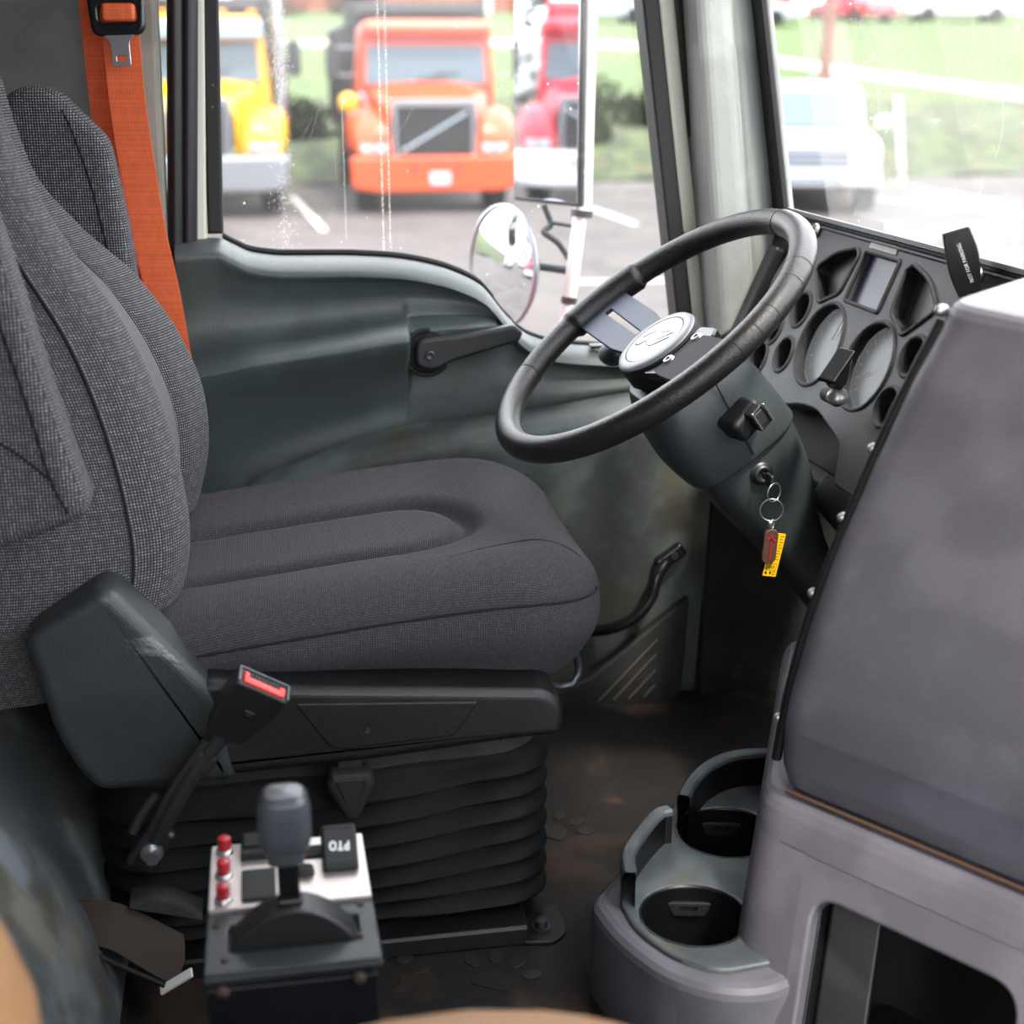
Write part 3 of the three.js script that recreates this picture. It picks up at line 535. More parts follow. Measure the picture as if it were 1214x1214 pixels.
  const anchor = part(b, 'anchor', merge(boxAt(0.036, 0.06, 0.016, 0.0, -0.218, -0.004, 0.006), pipe([[-0.03, -0.15, 0], [-0.032, -0.18, 0], [-0.03, -0.205, 0]], 0.006, 20, 8)), M.black);
  part(anchor, 'anchor_bolt', merge(at(cyl(0.013, 0.013, 0.004, 24), 0.001, -0.218, 0.006, Math.PI / 2), at(cyl(0.0095, 0.009, 0.014, 6), 0.001, -0.218, 0.012, Math.PI / 2)), M.steel);

  const s = thing('tether_strap', 'brown fabric tether strap with white tab at the rear foot of the seat', 'strap', [-0.004, 0, 0.02]);
  part(s, 'strap_flap', skin([[[-0.247, 0.128, -1.475], [-0.2, 0.125, -1.475], [-0.16, 0.1, -1.475], [-0.12, 0.075, -1.468]], [[-0.245, 0.105, -1.47], [-0.2, 0.108, -1.465], [-0.155, 0.082, -1.46], [-0.12, 0.055, -1.45]], [[-0.24, 0.09, -1.45], [-0.2, 0.085, -1.44], [-0.16, 0.055, -1.435], [-0.13, 0.035, -1.43]]], 20, 30, { thick: 0.004, flip: true }), std({ color: 0x3b332d, roughness: 0.95 }));
  part(s, 'wire_hook', merge(pipe([[-0.228, 0.11, -1.45], [-0.25, 0.125, -1.455], [-0.262, 0.115, -1.45], [-0.25, 0.098, -1.44], [-0.225, 0.09, -1.43], [-0.205, 0.085, -1.425], [-0.21, 0.075, -1.42], [-0.225, 0.078, -1.42]], 0.0028, 60, 8), pipe([[-0.205, 0.085, -1.425], [-0.17, 0.062, -1.424], [-0.14, 0.045, -1.42]], 0.003, 20, 8)), M.blackMatt);
  part(s, 'tab', boxAt(0.042, 0.0035, 0.012, -0.127, 0.05, -1.418, 0.001, 0.3, 0.1, 0.55), M.white);
  part(s, 'foam_pad', skin([0, 1, 2, 3].map((i) => [0, 1, 2, 3, 4].map((j) => { const a = j / 4 * Math.PI; return [-0.175 + i * 0.026, 0.118 + 0.02 * Math.sin(a) * (i === 0 || i === 3 ? 0.4 : 1) - i * 0.008, -1.485 + 0.02 * Math.cos(a)]; })), 16, 20, { thick: 0.004 }), M.kick);
}

// ---------------------------------------------------------------- dashboard
// a Group whose local axes are (right as the driver sees it, up along the face, out of the face)
function facing(g, pos, yawDeg, tiltDeg) {
  const a = THREE.MathUtils.degToRad(yawDeg), t = THREE.MathUtils.degToRad(tiltDeg);
  const n = V(-Math.cos(t) * Math.cos(a), Math.sin(t), Math.cos(t) * Math.sin(a)), u = V(Math.sin(a), 0, Math.cos(a)), v = n.clone().cross(u);
  g.position.set(...pos); g.quaternion.setFromRotationMatrix(new THREE.Matrix4().makeBasis(u, v, n));
  return g;
}
const arc = (s, x, y, a, b) => s.absellipse(x, y, a, b, 0, Math.PI * 2);
const circle = (x, y, a, b = a) => { const p = new THREE.Path(); arc(p, x, y, a, b); return p; };
{
  const dash = thing('dashboard', 'dark grey dashboard with round gauges and a small screen behind the steering wheel', 'dashboard');
  facing(dash, [0.745, 0.653, -1.82], 2, 22);
  const mid = 0.07, mirrorX = (pts) => pts.map(([x, y]) => [2 * mid - x, y]).reverse();
  const small = [[-0.098, 0.033, 0.025], [-0.092, -0.034, 0.025], [-0.158, -0.006, 0.025], [-0.166, -0.056, 0.026]];
  const smalls = [...small, ...small.slice(0, 2).map(([x, y, r]) => [2 * mid - x, y, r])];
  const winL = [[-0.055, 0.05], [-0.103, 0.09], [-0.1, 0.1], [-0.063, 0.1245], [-0.01, 0.137], [0.0015, 0.128], [0.0, 0.118], [-0.007, 0.072], [-0.026, 0.064]], winR = mirrorX(winL);
  const scr = [[0.016, 0.066], [0.114, 0.066], [0.114, 0.136], [0.016, 0.136]];
  const rWin = [0.008, 0.008, 0.008, 0.02, 0.014, 0.006, 0.01, 0.012, 0.008], rWinR = [...rWin].reverse();
  const face = rounded([[-0.215, -0.1], [-0.05, -0.1], [-0.02, -0.094], [0.02, -0.083], [0.07, -0.079], [0.105, -0.088], [0.14, -0.096], [0.165, -0.104], [0.19, -0.15], [0.34, -0.15], [0.4, 0.151], [-0.2, 0.153], [-0.235, 0.06]], [0.005, 0.02, 0.03, 0.03, 0.03, 0.03, 0.03, 0.03, 0.01, 0.005, 0.005, 0.008, 0.01]);
  const holes = [circle(-0.0015, 0, 0.058), circle(0.1445, 0, 0.058), ...smalls.map(([x, y, r]) => circle(x, y, r)), rounded(winL, rWin), rounded(winR, rWinR), rounded(scr, 0.004)];
  part(dash, 'cluster_panel', slab(face, -0.03, 0, 0.003, holes, 3, 24), M.cluster);
  const back = part(dash, 'cluster_backing', boxAt(0.54, 0.3, 0.02, 0.06, 0.0, -0.05, 0.003), M.blackMatt);
  const dial = (n, a0, a1) => new THREE.MeshStandardMaterial({ roughness: 0.35, map: print(256, 256, (c) => { c.fillStyle = '#3c4140'; c.fillRect(0, 0, 256, 256); c.strokeStyle = '#8b9087'; for (let k = 0; k <= n; k++) { const a = lerp(a0, a1, k / n); c.lineWidth = k % 2 ? 1.5 : 3; c.beginPath(); c.moveTo(128 + Math.cos(a) * 112, 128 + Math.sin(a) * 112); c.lineTo(128 + Math.cos(a) * (k % 2 ? 102 : 94), 128 + Math.sin(a) * (k % 2 ? 102 : 94)); c.stroke(); } }) });
  const dialBig = dial(24, 2.3, 7.1), dialSmall = dial(8, 2.6, 6.8);
  const disc = (r) => new THREE.CircleGeometry(r, 40);
  for (const [x, y, r, ang] of [[-0.0015, 0, 0.058, 1.35], [0.1445, 0, 0.058, 3.7], ...smalls.map(([x, y, r], i) => [x, y, r, 2.2 + i * 0.4])]) {
    const big = r > 0.04, g = part(dash, 'gauge', merge(at(lathe([[r + 0.004, 0.0], [r + 0.002, 0.0026], [r - 0.001, 0.0028], [r - 0.003, 0.0], [r - 0.0045, -0.015]], 56), x, y, 0, Math.PI / 2), at(cyl(r, r, 0.004, 40), x, y, -0.018, Math.PI / 2)), M.black);
    part(g, 'dial', at(disc(r - 0.003), x, y, -0.0155), big ? dialBig : dialSmall);
    part(g, 'needle', at(slab([[-0.0006, r * 0.2], [0.0006, r * 0.2], [0.0003, r * 0.72], [-0.0003, r * 0.72]], 0, 0.0012, 0.0002), x, y, -0.0135, 0, 0, ang - Math.PI / 2), M.needle);
    if (big) part(g, 'gauge_glass', at(disc(r - 0.004), x, y, -0.006), M.lens);
  }
  const frame = (pts, r, name, m, w = 0.003) => { const out = rounded(pts, r), c = out.getSpacedPoints(120).slice(0, -1).map((q) => [q.x, q.y, 0.0008]); return part(dash, name, pipe(c, w, 240, 6, true), m); };
  const wL = frame(winL, rWin, 'light_window', M.black), wR = frame(winR, rWinR, 'light_window', M.black);
  for (const [w, pts, r] of [[wL, winL, rWin], [wR, winR, rWinR]]) { part(w, 'window_back', slab(rounded(pts, r), -0.024, -0.018, 0.001), std({ color: 0x3a3c3c, roughness: 0.4 })); part(w, 'window_wall', sheet((u, v) => { const q = rounded(pts, r).getPointAt(v % 1); return [q.x, q.y, lerp(0, -0.03, u)]; }, 2, 120, { closed: true }), M.black); }
  for (const [x, y] of [[-0.014, 0.112], [-0.02, 0.098], [-0.03, 0.084]]) part(wL, 'warning_light', boxAt(0.004, 0.003, 0.002, x, y, -0.0175, 0.0008), M.needle);
  const s = frame(scr, 0.004, 'screen_frame', M.black);
  part(s, 'screen', boxAt(0.096, 0.068, 0.006, 0.065, 0.101, -0.011, 0.002), M.screen);
  part(dash, 'name_plate', boxAt(0.076, 0.011, 0.002, 0.058, 0.1465, 0.001, 0.0006), std({ color: 0xa9a9a3, roughness: 0.5, bumpMap: grainTex, bumpScale: 0.0012 }));
  for (const [x, y] of [[-0.152, 0.143], [0.3, 0.1445]]) { const b = part(dash, 'panel_boss', at(lathe([[0, 0], [0.011, 0], [0.01, 0.007], [0.005, 0.008], [0.004, 0.003], [0, 0.003]], 24), x, y, 0, Math.PI / 2), M.steel); part(b, 'panel_screw', at(cyl(0.003, 0.003, 0.003, 6), x, y, 0.0035, Math.PI / 2), M.blackMatt); }
  part(dash, 'panel_lip', boxAt(0.6, 0.008, 0.005, 0.1, 0.151, -0.001, 0.0015, -0.75), M.cluster);
  part(dash, 'top_groove', boxAt(0.64, 0.004, 0.02, 0.115, 0.1555, -0.008, 0.001), M.blackMatt);
  // crown of the dash, rolling forward to the windscreen
  const crown = (u, v) => { const x = lerp(-0.33, 0.44, u), P = [[0.158, 0.004], [0.16, -0.006], [0.158, -0.02], [0.145, -0.06], [0.12, -0.1], [0.09, -0.16], [0.05, -0.22]], t = v * 6, k = Math.min(5, Math.floor(t)), f = t - k, g = (c) => cr(P[Math.max(0, k - 1)][c], P[k][c], P[k + 1][c], P[Math.min(6, k + 2)][c], f); return [x, g(0), g(1)]; };
  part(dash, 'dash_top', sheet(crown, 40, 36, { thick: 0.006, flip: true }), M.dashTop);
  // body behind and below, left wing with its slot vent
  part(dash, 'dash_body', merge(boxAt(0.02, 0.26, 0.2, -0.22, 0.01, -0.12, 0.006), boxAt(0.1, 0.28, 0.02, 0.27, -0.2, -0.04, 0.005), boxAt(0.5, 0.06, 0.2, 0.07, -0.15, -0.16, 0.01)), M.dash);
  part(dash, 'left_wing', slab(rounded([[-0.37, -0.12], [-0.215, -0.12], [-0.235, 0.06], [-0.215, 0.15], [-0.36, 0.15]], 0.01), -0.08, -0.012, 0.008), M.dash);
  const vent = part(dash, 'slot_vent', slab(rounded([[-0.292, -0.075], [-0.262, -0.075], [-0.25, 0.105], [-0.284, 0.105]], 0.008), -0.014, 0.006, 0.003, [rounded([[-0.286, -0.066], [-0.267, -0.066], [-0.256, 0.098], [-0.279, 0.098]], 0.005)]), M.black);
  part(vent, 'vent_blade', at(boxAt(0.005, 0.165, 0.008, 0, 0, 0, 0.002), -0.272, 0.016, -0.004, 0, 0, -0.055), M.blackGloss);
  part(vent, 'vent_back', at(boxAt(0.03, 0.17, 0.004, 0, 0, 0, 0.001), -0.272, 0.016, -0.012, 0, 0, -0.055), M.blackMatt);
  // support seen under the cluster, at the column
  part(dash, 'column_support', slab(rounded([[0.05, -0.2], [0.2, -0.22], [0.2, -0.118], [0.15, -0.105], [0.07, -0.11]], 0.02), -0.12, -0.05, 0.012), M.shield);
}

// ---------------------------------------------------------------- steering wheel, column and what hangs on it
const wheelBasis = (g) => facing(g, [0.486, 0.691, -1.75], 4.06, 53.24);
{
  const wheel = wheelBasis(thing('steering_wheel', 'worn black leather steering wheel with two spokes and a silver hub badge', 'steering wheel'));
  const rim = (a0, a1, extra, n) => sheet((u, v) => {
    const a = lerp(a0, a1, u), b = -v * Math.PI * 2, d = (k) => Math.abs(Math.atan2(Math.sin(a - k), Math.cos(a - k))), near = d(Math.PI - 0.05);
    const r = (0.0165 + extra) * (1 + 0.22 * smooth(0.29, 0.255, near)), R = 0.2205 - 0.003 * smooth(0.29, 0.255, near);
    return [Math.cos(a) * (R + r * Math.cos(b)), Math.sin(a) * (R + r * Math.cos(b)), r * Math.sin(b) * 1.02];
  }, n, 28, { closed: true });
  const rad = THREE.MathUtils.degToRad;
  part(wheel, 'rim', rim(rad(91), rad(220), 0, 150), M.leather);
  part(wheel, 'rim_wrap', rim(rad(-140), rad(91), 0.0006, 220), M.leatherWorn, 'worn stretch of the leather rim');
  for (const k of [91, 220]) part(wheel, 'rim_joint', at(new THREE.TorusGeometry(0.0168, 0.0012, 6, 28), Math.cos(rad(k)) * 0.2205, Math.sin(rad(k)) * 0.2205, 0, Math.PI / 2, rad(k), 0, ), M.blackMatt);
  for (const k of [8, 16, 24, 38, 47, -18, -33]) part(wheel, 'wrap_crease', (() => { const g = new THREE.TorusGeometry(0.0172, 0.0005, 5, 24); g.rotateX(Math.PI / 2); g.rotateZ(rad(k)); return g.translate(Math.cos(rad(k)) * 0.2205, Math.sin(rad(k)) * 0.2205, 0); })(), M.leather);
  for (const s of [-1, 1]) {
    const sh = rounded([[0.04, -0.03], [0.09, -0.037], [0.205, -0.037], [0.205, 0.042], [0.09, 0.04], [0.04, 0.03]], 0.003), slot = rounded([[0.075, -0.004], [0.185, -0.006], [0.185, 0.005], [0.075, 0.004]], 0.003);
    const g = slab(sh, -0.003, 0.003, 0.001, s < 0 ? [slot] : []);
    at(g, 0, 0, -0.031, 0, -0.13, 0);
    if (s < 0) at(g, 0, 0, 0, 0, 0, Math.PI);
    part(wheel, 'spoke', g, s < 0 ? M.spoke : M.blackMatt);
  }
  part(wheel, 'hub', lathe([[0, -0.012], [0.044, -0.012], [0.0455, -0.0135], [0.047, -0.012], [0.054, -0.0135], [0.058, -0.018], [0.058, -0.027], [0.056, -0.029], [0.0575, -0.031], [0.0575, -0.046], [0.054, -0.05], [0.052, -0.0545], [0, -0.0545]].reverse(), 72).rotateX(Math.PI / 2), M.black);
  part(wheel, 'badge_ring', lathe([[0.0445, -0.0118], [0.047, -0.0112], [0.0545, -0.0128], [0.0572, -0.0165]].reverse(), 72).rotateX(Math.PI / 2), std({ color: 0x8b8d90, roughness: 0.4, metalness: 0.3 }));
  const badge = part(wheel, 'badge', lathe([[0, -0.0105], [0.038, -0.011], [0.043, -0.0122]].reverse(), 64).rotateX(Math.PI / 2), M.silver, 'silver round badge');
  // thin raised outline of an animal on the badge
  const emblem = [[-0.03, -0.016], [-0.024, -0.02], [-0.017, -0.016], [-0.012, -0.008], [0.0, -0.012], [0.012, -0.01], [0.022, 0.002], [0.03, 0.012]];
  part(badge, 'emblem', merge(pipe(emblem.map(([x, y]) => [x, y, -0.0105]), 0.0007, 50, 6), pipe([[-0.028, -0.006], [-0.022, 0.004], [-0.01, 0.012], [0.004, 0.014], [0.014, 0.02], [0.022, 0.018]].map(([x, y]) => [x, y, -0.0105]), 0.0005, 40, 6), pipe([[0.006, 0.0], [0.012, 0.004], [0.026, 0.02]].map(([x, y]) => [x, y, -0.0105]), 0.0006, 20, 6)), M.darkSteel);
  const bracket = part(wheel, 'spoke_bracket', slab(rounded([[0.045, -0.045], [0.08, -0.034], [0.092, -0.02], [0.088, 0.0], [0.088, 0.02], [0.094, 0.045], [0.08, 0.058], [0.045, 0.05]], 0.006), -0.034, -0.02, 0.003), M.blackGloss);
  for (const y of [-0.012, 0.032]) part(bracket, 'bracket_bolt', at(lathe([[0, 0.002], [0.003, 0.002], [0.0036, 0.005], [0.007, 0.005], [0.0085, 0]].reverse(), 24), 0.072, y, -0.02, Math.PI / 2), M.steel);

  const col = wheelBasis(thing('ignition_housing', 'dark grey steering column shroud with ignition lock under the wheel', 'column'));
  // stations: distance below the wheel, lower edge, upper edge, half width
  const shell = (st, n) => sheet((u, v) => {
    const t = u * (st.length - 1), i = Math.min(st.length - 2, Math.floor(t)), f = t - i, g = (c) => cr(st[Math.max(0, i - 1)][c], st[i][c], st[i + 1][c], st[Math.min(st.length - 1, i + 2)][c], f);
    const a = -v * Math.PI * 2, c = Math.cos(a), s = Math.sin(a), e = 0.62, q = (x) => Math.sign(x) * Math.pow(Math.abs(x), e), m = (g(1) + g(2)) / 2, h = (g(2) - g(1)) / 2;
    return [q(s) * g(3), m + q(c) * h, -g(0)];
  }, n, 72, { closed: true });
  part(col, 'cowl', shell([[0.055, -0.02, 0.02, 0.02], [0.056, -0.055, 0.05, 0.05], [0.062, -0.066, 0.066, 0.06], [0.1, -0.078, 0.08, 0.07], [0.15, -0.082, 0.086, 0.073], [0.185, -0.078, 0.088, 0.074], [0.2, -0.072, 0.086, 0.07], [0.202, -0.05, 0.06, 0.05]], 60), M.column);
  part(col, 'sleeve', shell([[0.18, -0.064, 0.088, 0.062], [0.25, -0.062, 0.076, 0.064], [0.3, -0.057, 0.06, 0.062], [0.35, -0.05, 0.038, 0.058], [0.42, -0.042, 0.024, 0.05], [0.6, -0.04, 0.02, 0.045]], 50), M.column);
  part(col, 'cowl_split', pipe([[0.0735, 0.02, -0.07], [0.0738, 0.016, -0.1], [0.075, 0.012, -0.14], [0.0755, 0.006, -0.19]], 0.0012, 30, 6), M.blackMatt);
  const sw = part(col, 'column_switch', at(merge(box(0.05, 0.05, 0.034, 0.009, 4), at(box(0.03, 0.022, 0.03, 0.003), 0.022, 0.008, 0)), 0.078, 0.018, -0.138, 0.1, 0.1, 0.2), M.black);
  part(sw, 'rocker', at(box(0.003, 0.014, 0.018, 0.001), 0.113, 0.032, -0.138, 0, 0.1, 0.2), M.darkSteel);
  part(sw, 'rocker_frame', at(merge(box(0.004, 0.003, 0.028, 0.001), at(box(0.004, 0.003, 0.028, 0.001), -0.001, -0.019, 0)), 0.113, 0.044, -0.138, 0, 0.1, 0.2), M.steel);
  const lock = part(col, 'ignition_lock', at(lathe([[0, 0.004], [0.006, 0.004], [0.007, 0.007], [0.0115, 0.008], [0.0125, 0.003], [0.015, 0.002], [0.016, 0]].reverse(), 32).rotateZ(-Math.PI / 2), 0.064, 0.002, -0.225, 0, 0.05, 0), M.darkSteel);
  part(col, 'stalk', merge(rod([-0.05, 0.0, -0.075], [-0.16, -0.026, -0.062], 0.008, 0.012), at(new THREE.SphereGeometry(0.0165, 24, 16).scale(1.9, 1, 1), -0.185, -0.03, -0.06, 0, 0, 0.2)), M.column);
}
{
  const k = thing('key_ring', 'ignition key with wire ring, oval wooden fob and yellow printed tag', 'keys', [0.621, 0.516, -1.672]);
  part(k, 'key', merge(boxAt(0.004, 0.016, 0.02, 0, 0, 0.02, 0.001), boxAt(0.002, 0.008, 0.02, 0, 0, 0.005, 0.0006)), M.darkSteel);
  part(k, 'ring', merge(at(new THREE.TorusGeometry(0.012, 0.0009, 8, 40), 0.004, -0.014, 0.028, 0, 0.5, 0), at(new THREE.TorusGeometry(0.0145, 0.0009, 8, 48), 0.001, -0.036, 0.031, 0, -0.2, 0), at(new THREE.TorusGeometry(0.0065, 0.0008, 8, 24), 0.003, -0.055, 0.031, 0, 0.9, 0)), M.steel);
  part(k, 'fob_eye', boxAt(0.006, 0.008, 0.004, 0.0, -0.055, 0.032, 0.0015), M.steel);
  const fob = part(k, 'wooden_fob', slab(rounded([[-0.0095, -0.023], [0.0095, -0.023], [0.0095, 0.023], [-0.0095, 0.023]], 0.0095), -0.003, 0.003, 0.0015).rotateZ(-0.06).translate(0.0, -0.083, 0.034), M.wood, 'oval wooden fob with a red cross');
  part(fob, 'fob_cross', merge(boxAt(0.003, 0.032, 0.001, 0.0005, -0.084, 0.0372, 0.0003, 0, 0, -0.06), boxAt(0.012, 0.003, 0.001, 0.001, -0.0735, 0.0372, 0.0003, 0, 0, -0.35)), M.redInk);
  const tagTex = print(160, 384, (c) => {
    c.fillStyle = '#e3b505'; c.fillRect(0, 0, 160, 384); c.fillStyle = '#171204'; c.strokeStyle = '#171204'; c.lineWidth = 4;
    c.save(); c.translate(80, 300); c.rotate(Math.PI); c.font = 'bold 44px sans-serif'; c.textAlign = 'center'; c.textBaseline = 'middle'; c.fillText('019', 0, 0); c.restore();
    c.strokeRect(22, 270, 116, 60); c.beginPath(); c.ellipse(80, 352, 12, 14, 0, 0, 7); c.fill(); c.strokeRect(112, 340, 24, 26); c.fillRect(14, 342, 26, 26);
    for (let i = 0; i < 9; i++) c.fillRect(100, 20 + i * 26, 48 - (i % 2) * 16, 6);
  });
  const yellow = part(k, 'yellow_tag', at(box(0.019, 0.058, 0.0012, 0.0005), 0.0085, -0.097, 0.029, 0, 0.12, -0.2), M.yellow, 'yellow printed tag');
  part(yellow, 'tag_print', at(new THREE.PlaneGeometry(0.0186, 0.0574), 0.0086, -0.097, 0.0301, 0, 0.12, -0.2), std({ map: tagTex, roughness: 0.5 }));
}
{
  // hand valve paddle standing out of the dash, white lettering along it
  const p = thing('trailer_brake_lever', 'black paddle lever lettered NOT FOR PARKING at the top of the dashboard', 'lever', [0.775, 0.79, -1.52], 0);
  p.rotation.y = -0.33;
  const sh = rounded([[-0.015, 0.046], [0.013, 0.055], [0.026, 0.03], [0.032, 0.0], [0.032, -0.03], [0.012, -0.03], [-0.004, 0.0]], [0.003, 0.003, 0.02, 0.02, 0.006, 0.006, 0.03]);
  part(p, 'paddle', slab(sh, -0.005, 0.005, 0.0015, [], 3, 10), M.blackGloss);
  part(p, 'paddle_stem', rod([0.022, -0.02, 0], [0.024, -0.045, -0.002], 0.007), M.black);
  const txt = print(256, 40, (c) => { c.clearRect(0, 0, 256, 40); c.fillStyle = '#d5d8dc'; c.font = '24px sans-serif'; c.textAlign = 'center'; c.textBaseline = 'middle'; c.fillText('NOT FOR PARKING', 128, 21); });
  part(p, 'lettering', at(new THREE.PlaneGeometry(0.06, 0.0095), 0.0125, 0.014, 0.0053, 0, 0, Math.PI / 2 + 0.42), std({ map: txt, roughness: 0.4, transparent: true }));
  const q = thing('parking_brake_knob', 'black flared pull knob on a chrome collar in front of the right gauge', 'knob', [0.69, 0.633, -1.62]);
  q.rotation.set(0.15, 0.75, 0.28);
  part(q, 'knob', merge(slab(rounded([[-0.008, 0.01], [0.01, 0.01], [0.016, 0.026], [0.026, 0.046], [-0.028, 0.036], [-0.018, 0.024]], 0.004), -0.009, 0.009, 0.004), slab(rounded([[-0.03, 0.034], [0.027, 0.044], [0.026, 0.049], [-0.03, 0.039]], 0.0015), -0.011, 0.011, 0.0015)), M.blackGloss);
  part(q, 'collar', lathe([[0.006, 0.014], [0.007, 0.004], [0.012, 0.0], [0.014, -0.006], [0.012, -0.01], [0.0, -0.012]].reverse(), 30), M.steel);
  part(q, 'valve_stem', rod([0, -0.01, 0], [0.03, -0.03, -0.03], 0.009), M.blackMatt);
}

// ---------------------------------------------------------------- centre console with cup holders
{
  const con = thing('centre_console', 'large grey centre console wrapping from the dash with cup tray and open cubby', 'console');
  const dx = 0.57, dz = 0.82, bx = 0.75, bz = -0.66;   // along the passenger face, along the driver's face
  const corner = (y) => [table([[0.27, 0.512], [0.345, 0.514], [0.42, 0.521], [0.53, 0.541], [0.65, 0.571], [0.73, 0.593], [0.81, 0.618]], y, true), table([[0.27, -1.322], [0.42, -1.3], [0.53, -1.284], [0.68, -1.256], [0.81, -1.228]], y, true)];
  const drop = (s) => -0.14 * s;
  const pl = (cx, cz, t, r, L, B) => {   // t in 0..1 along driver's face, round the corner, along the passenger face
    const a0 = 0.35, a1 = 0.6;
    if (t < a0) { const s = lerp(B, r, t / a0); return [cx + bx * s, cz + bz * s, 0]; }
    if (t > a1) { const s = lerp(r, L, Math.pow((t - a1) / (1 - a1), 1.4)); return [cx + dx * s, cz + dz * s, s]; }
    const k = (t - a0) / (a1 - a0), i = (1 - k) * (1 - k), j = k * k;   // quadratic round
    return [cx + bx * r * i + dx * r * j, cz + bz * r * i + dz * r * j, r * j];
  };
  const rows = [[0.272, 0.03, 0], [0.278, 0.014, 0], [0.3, 0.006, 0], [0.338, 0.002, 0], [0.35, 0, 0], [0.4, 0, 0], [0.48, 0, 0], [0.6, 0, 0], [0.7, 0, 0], [0.78, 0, 0], [0.8, 0.0005, 0], [0.807, 0.003, 0], [0.811, 0.008, 0], [0.812, 0.016, 0], [0.812, 0.02, 0.08], [0.812, 0.02, 0.4], [0.812, 0.02, 1]];
  part(con, 'upper_shell', sheet((u, v) => {
    const t = u * (rows.length - 1), i = Math.min(rows.length - 2, Math.floor(t)), f = t - i, y = lerp(rows[i][0], rows[i + 1][0], f), ins = lerp(rows[i][1], rows[i + 1][1], f), c = corner(Math.min(0.81, y)), q = pl(c[0], c[1], v, 0.035, 0.62, 0.2), cap = lerp(rows[i][2], rows[i + 1][2], f);
    return [lerp(q[0] + ins * 0.98, 0.86, cap), y + drop(q[2]) * smooth(0.3, 0.81, y) * 0.5 * (1 - cap), lerp(q[1] + ins * 0.12, -1.1, cap)];
  }, 160, 90), M.console);
  const screws = [[0.8, 0.006], [0.66, 0.005], [0.585, 0.005], [0.5, 0.005], [0.35, 0.005]];
  for (const [y] of screws) { const c = corner(y); part(con, 'edge_screw', at(new THREE.SphereGeometry(0.006, 16, 12).scale(1.3, 1, 0.8), c[0] + 0.012, y, c[1] - 0.016), M.steel); }
  part(con, 'edge_gasket', pipe([0.3, 0.4, 0.5, 0.6, 0.7, 0.79].map((y) => { const c = corner(y); return [c[0] + 0.014, y, c[1] - 0.012]; }), 0.006, 50, 8), M.rubber);
  part(con, 'seam_dust', pipe([0.02, 0.1, 0.2, 0.35, 0.55].map((s) => [0.518 + dx * s, 0.274, -1.322 + dz * s]), 0.0025, 40, 6), std({ color: 0x51392a, roughness: 0.95 }));

  // lower body: lip, corner and passenger face with the cubby cut out
  const low = (y) => [0.43 + 0.29 * y, -1.205 - 0.439 * y];
  const lr = [[-0.1, 0], [0.0, 0], [0.1, 0], [0.2, 0], [0.24, 0], [0.254, 0.001], [0.262, 0.004], [0.268, 0.009], [0.271, 0.016], [0.272, 0.035]];
  const Lb = [0.4, -0.91];
  const lowSheet = (rows, end, n, m) => sheet((u, v) => {
    const t = u * (rows.length - 1), i = Math.min(rows.length - 2, Math.floor(t)), f = t - i, y = lerp(rows[i][0], rows[i + 1][0], f), ins = lerp(rows[i][1], rows[i + 1][1], f), c = low(Math.max(0, y)), r = 0.035;
    let q; if (v < 0.3) { const s = lerp(0.42, r, v / 0.3); q = [c[0] + Lb[0] * s, c[1] + Lb[1] * s]; } else if (v > 0.7) { const s = lerp(r, end, (v - 0.7) / 0.3); q = [c[0] + dx * s, c[1] + dz * s]; } else { const k = (v - 0.3) / 0.4, a = (1 - k) ** 2, b = k * k; q = [c[0] + Lb[0] * r * a + dx * r * b, c[1] + Lb[1] * r * a + dz * r * b]; }
    return [q[0] + ins * 0.98, y, q[1] + ins * 0.12];
  }, n, m);
  part(con, 'lower_corner', lowSheet([[-0.1, 0], [0, 0], [0.1, 0], [0.2, 0], [0.23, 0]], 0.066, 24, 60), M.consoleLow);
  part(con, 'face_lip', lowSheet([[0.228, 0], [0.24, 0], ...lr.slice(5)], 0.62, 48, 80), M.consoleLow);
  // frame of the face: s along it, t up it
  const O = V(0.506, 0.262, -1.32), S = V(dx, 0, dz).normalize(), T = V(0.506 - 0.43, 0.262, -1.32 + 1.205).normalize(), Nn = S.clone().cross(T).normalize();
  if (Nn.z < 0) Nn.negate();
  const onFace = (g) => { g.applyMatrix4(new THREE.Matrix4().makeBasis(S, T, S.clone().cross(T)).setPosition(O)); return g; };
  const hole = rounded([[0.083, -0.33], [0.308, -0.33], [0.308, -0.074], [0.083, -0.074]], [0.01, 0.01, 0.03, 0.03]);
  part(con, 'lower_face', onFace(slab([[0.055, -0.4], [0.62, -0.4], [0.62, -0.036], [0.055, -0.036]], -0.02, -0.0006, 0.004, [hole])), M.consoleLow);
  const cubby = part(con, 'cubby', onFace(merge(boxAt(0.006, 0.27, 0.2, 0.081, -0.205, -0.12, 0.002), boxAt(0.006, 0.27, 0.2, 0.31, -0.205, -0.12, 0.002), boxAt(0.24, 0.006, 0.2, 0.1955, -0.07, -0.12, 0.002), boxAt(0.24, 0.27, 0.006, 0.1955, -0.205, -0.218, 0.002))), M.cup);
  part(cubby, 'cubby_liner', onFace(boxAt(0.055, 0.25, 0.012, 0.11, -0.2, -0.05, 0.004, 0, 0.35, 0)), std({ color: 0x1a1a1d, roughness: 0.4, map: wearRough }));

  // cup tray
  const ty = 0.12;
  const bodyR = [0.02, 0.05, 0.04, 0.06, 0.03, 0.02, 0.02, 0.02, 0.05, 0.05, 0.05];
  const body = [[0.33, -1.375], [0.343, -1.3], [0.378, -1.228], [0.425, -1.192], [0.47, -1.182], [0.514, -1.196], [0.56, -1.27], [0.7, -1.64], [0.55, -1.63], [0.48, -1.56], [0.43, -1.5]];
  const c1 = [0.437, -1.318], c2 = [0.528, -1.482], cr1 = 0.06;
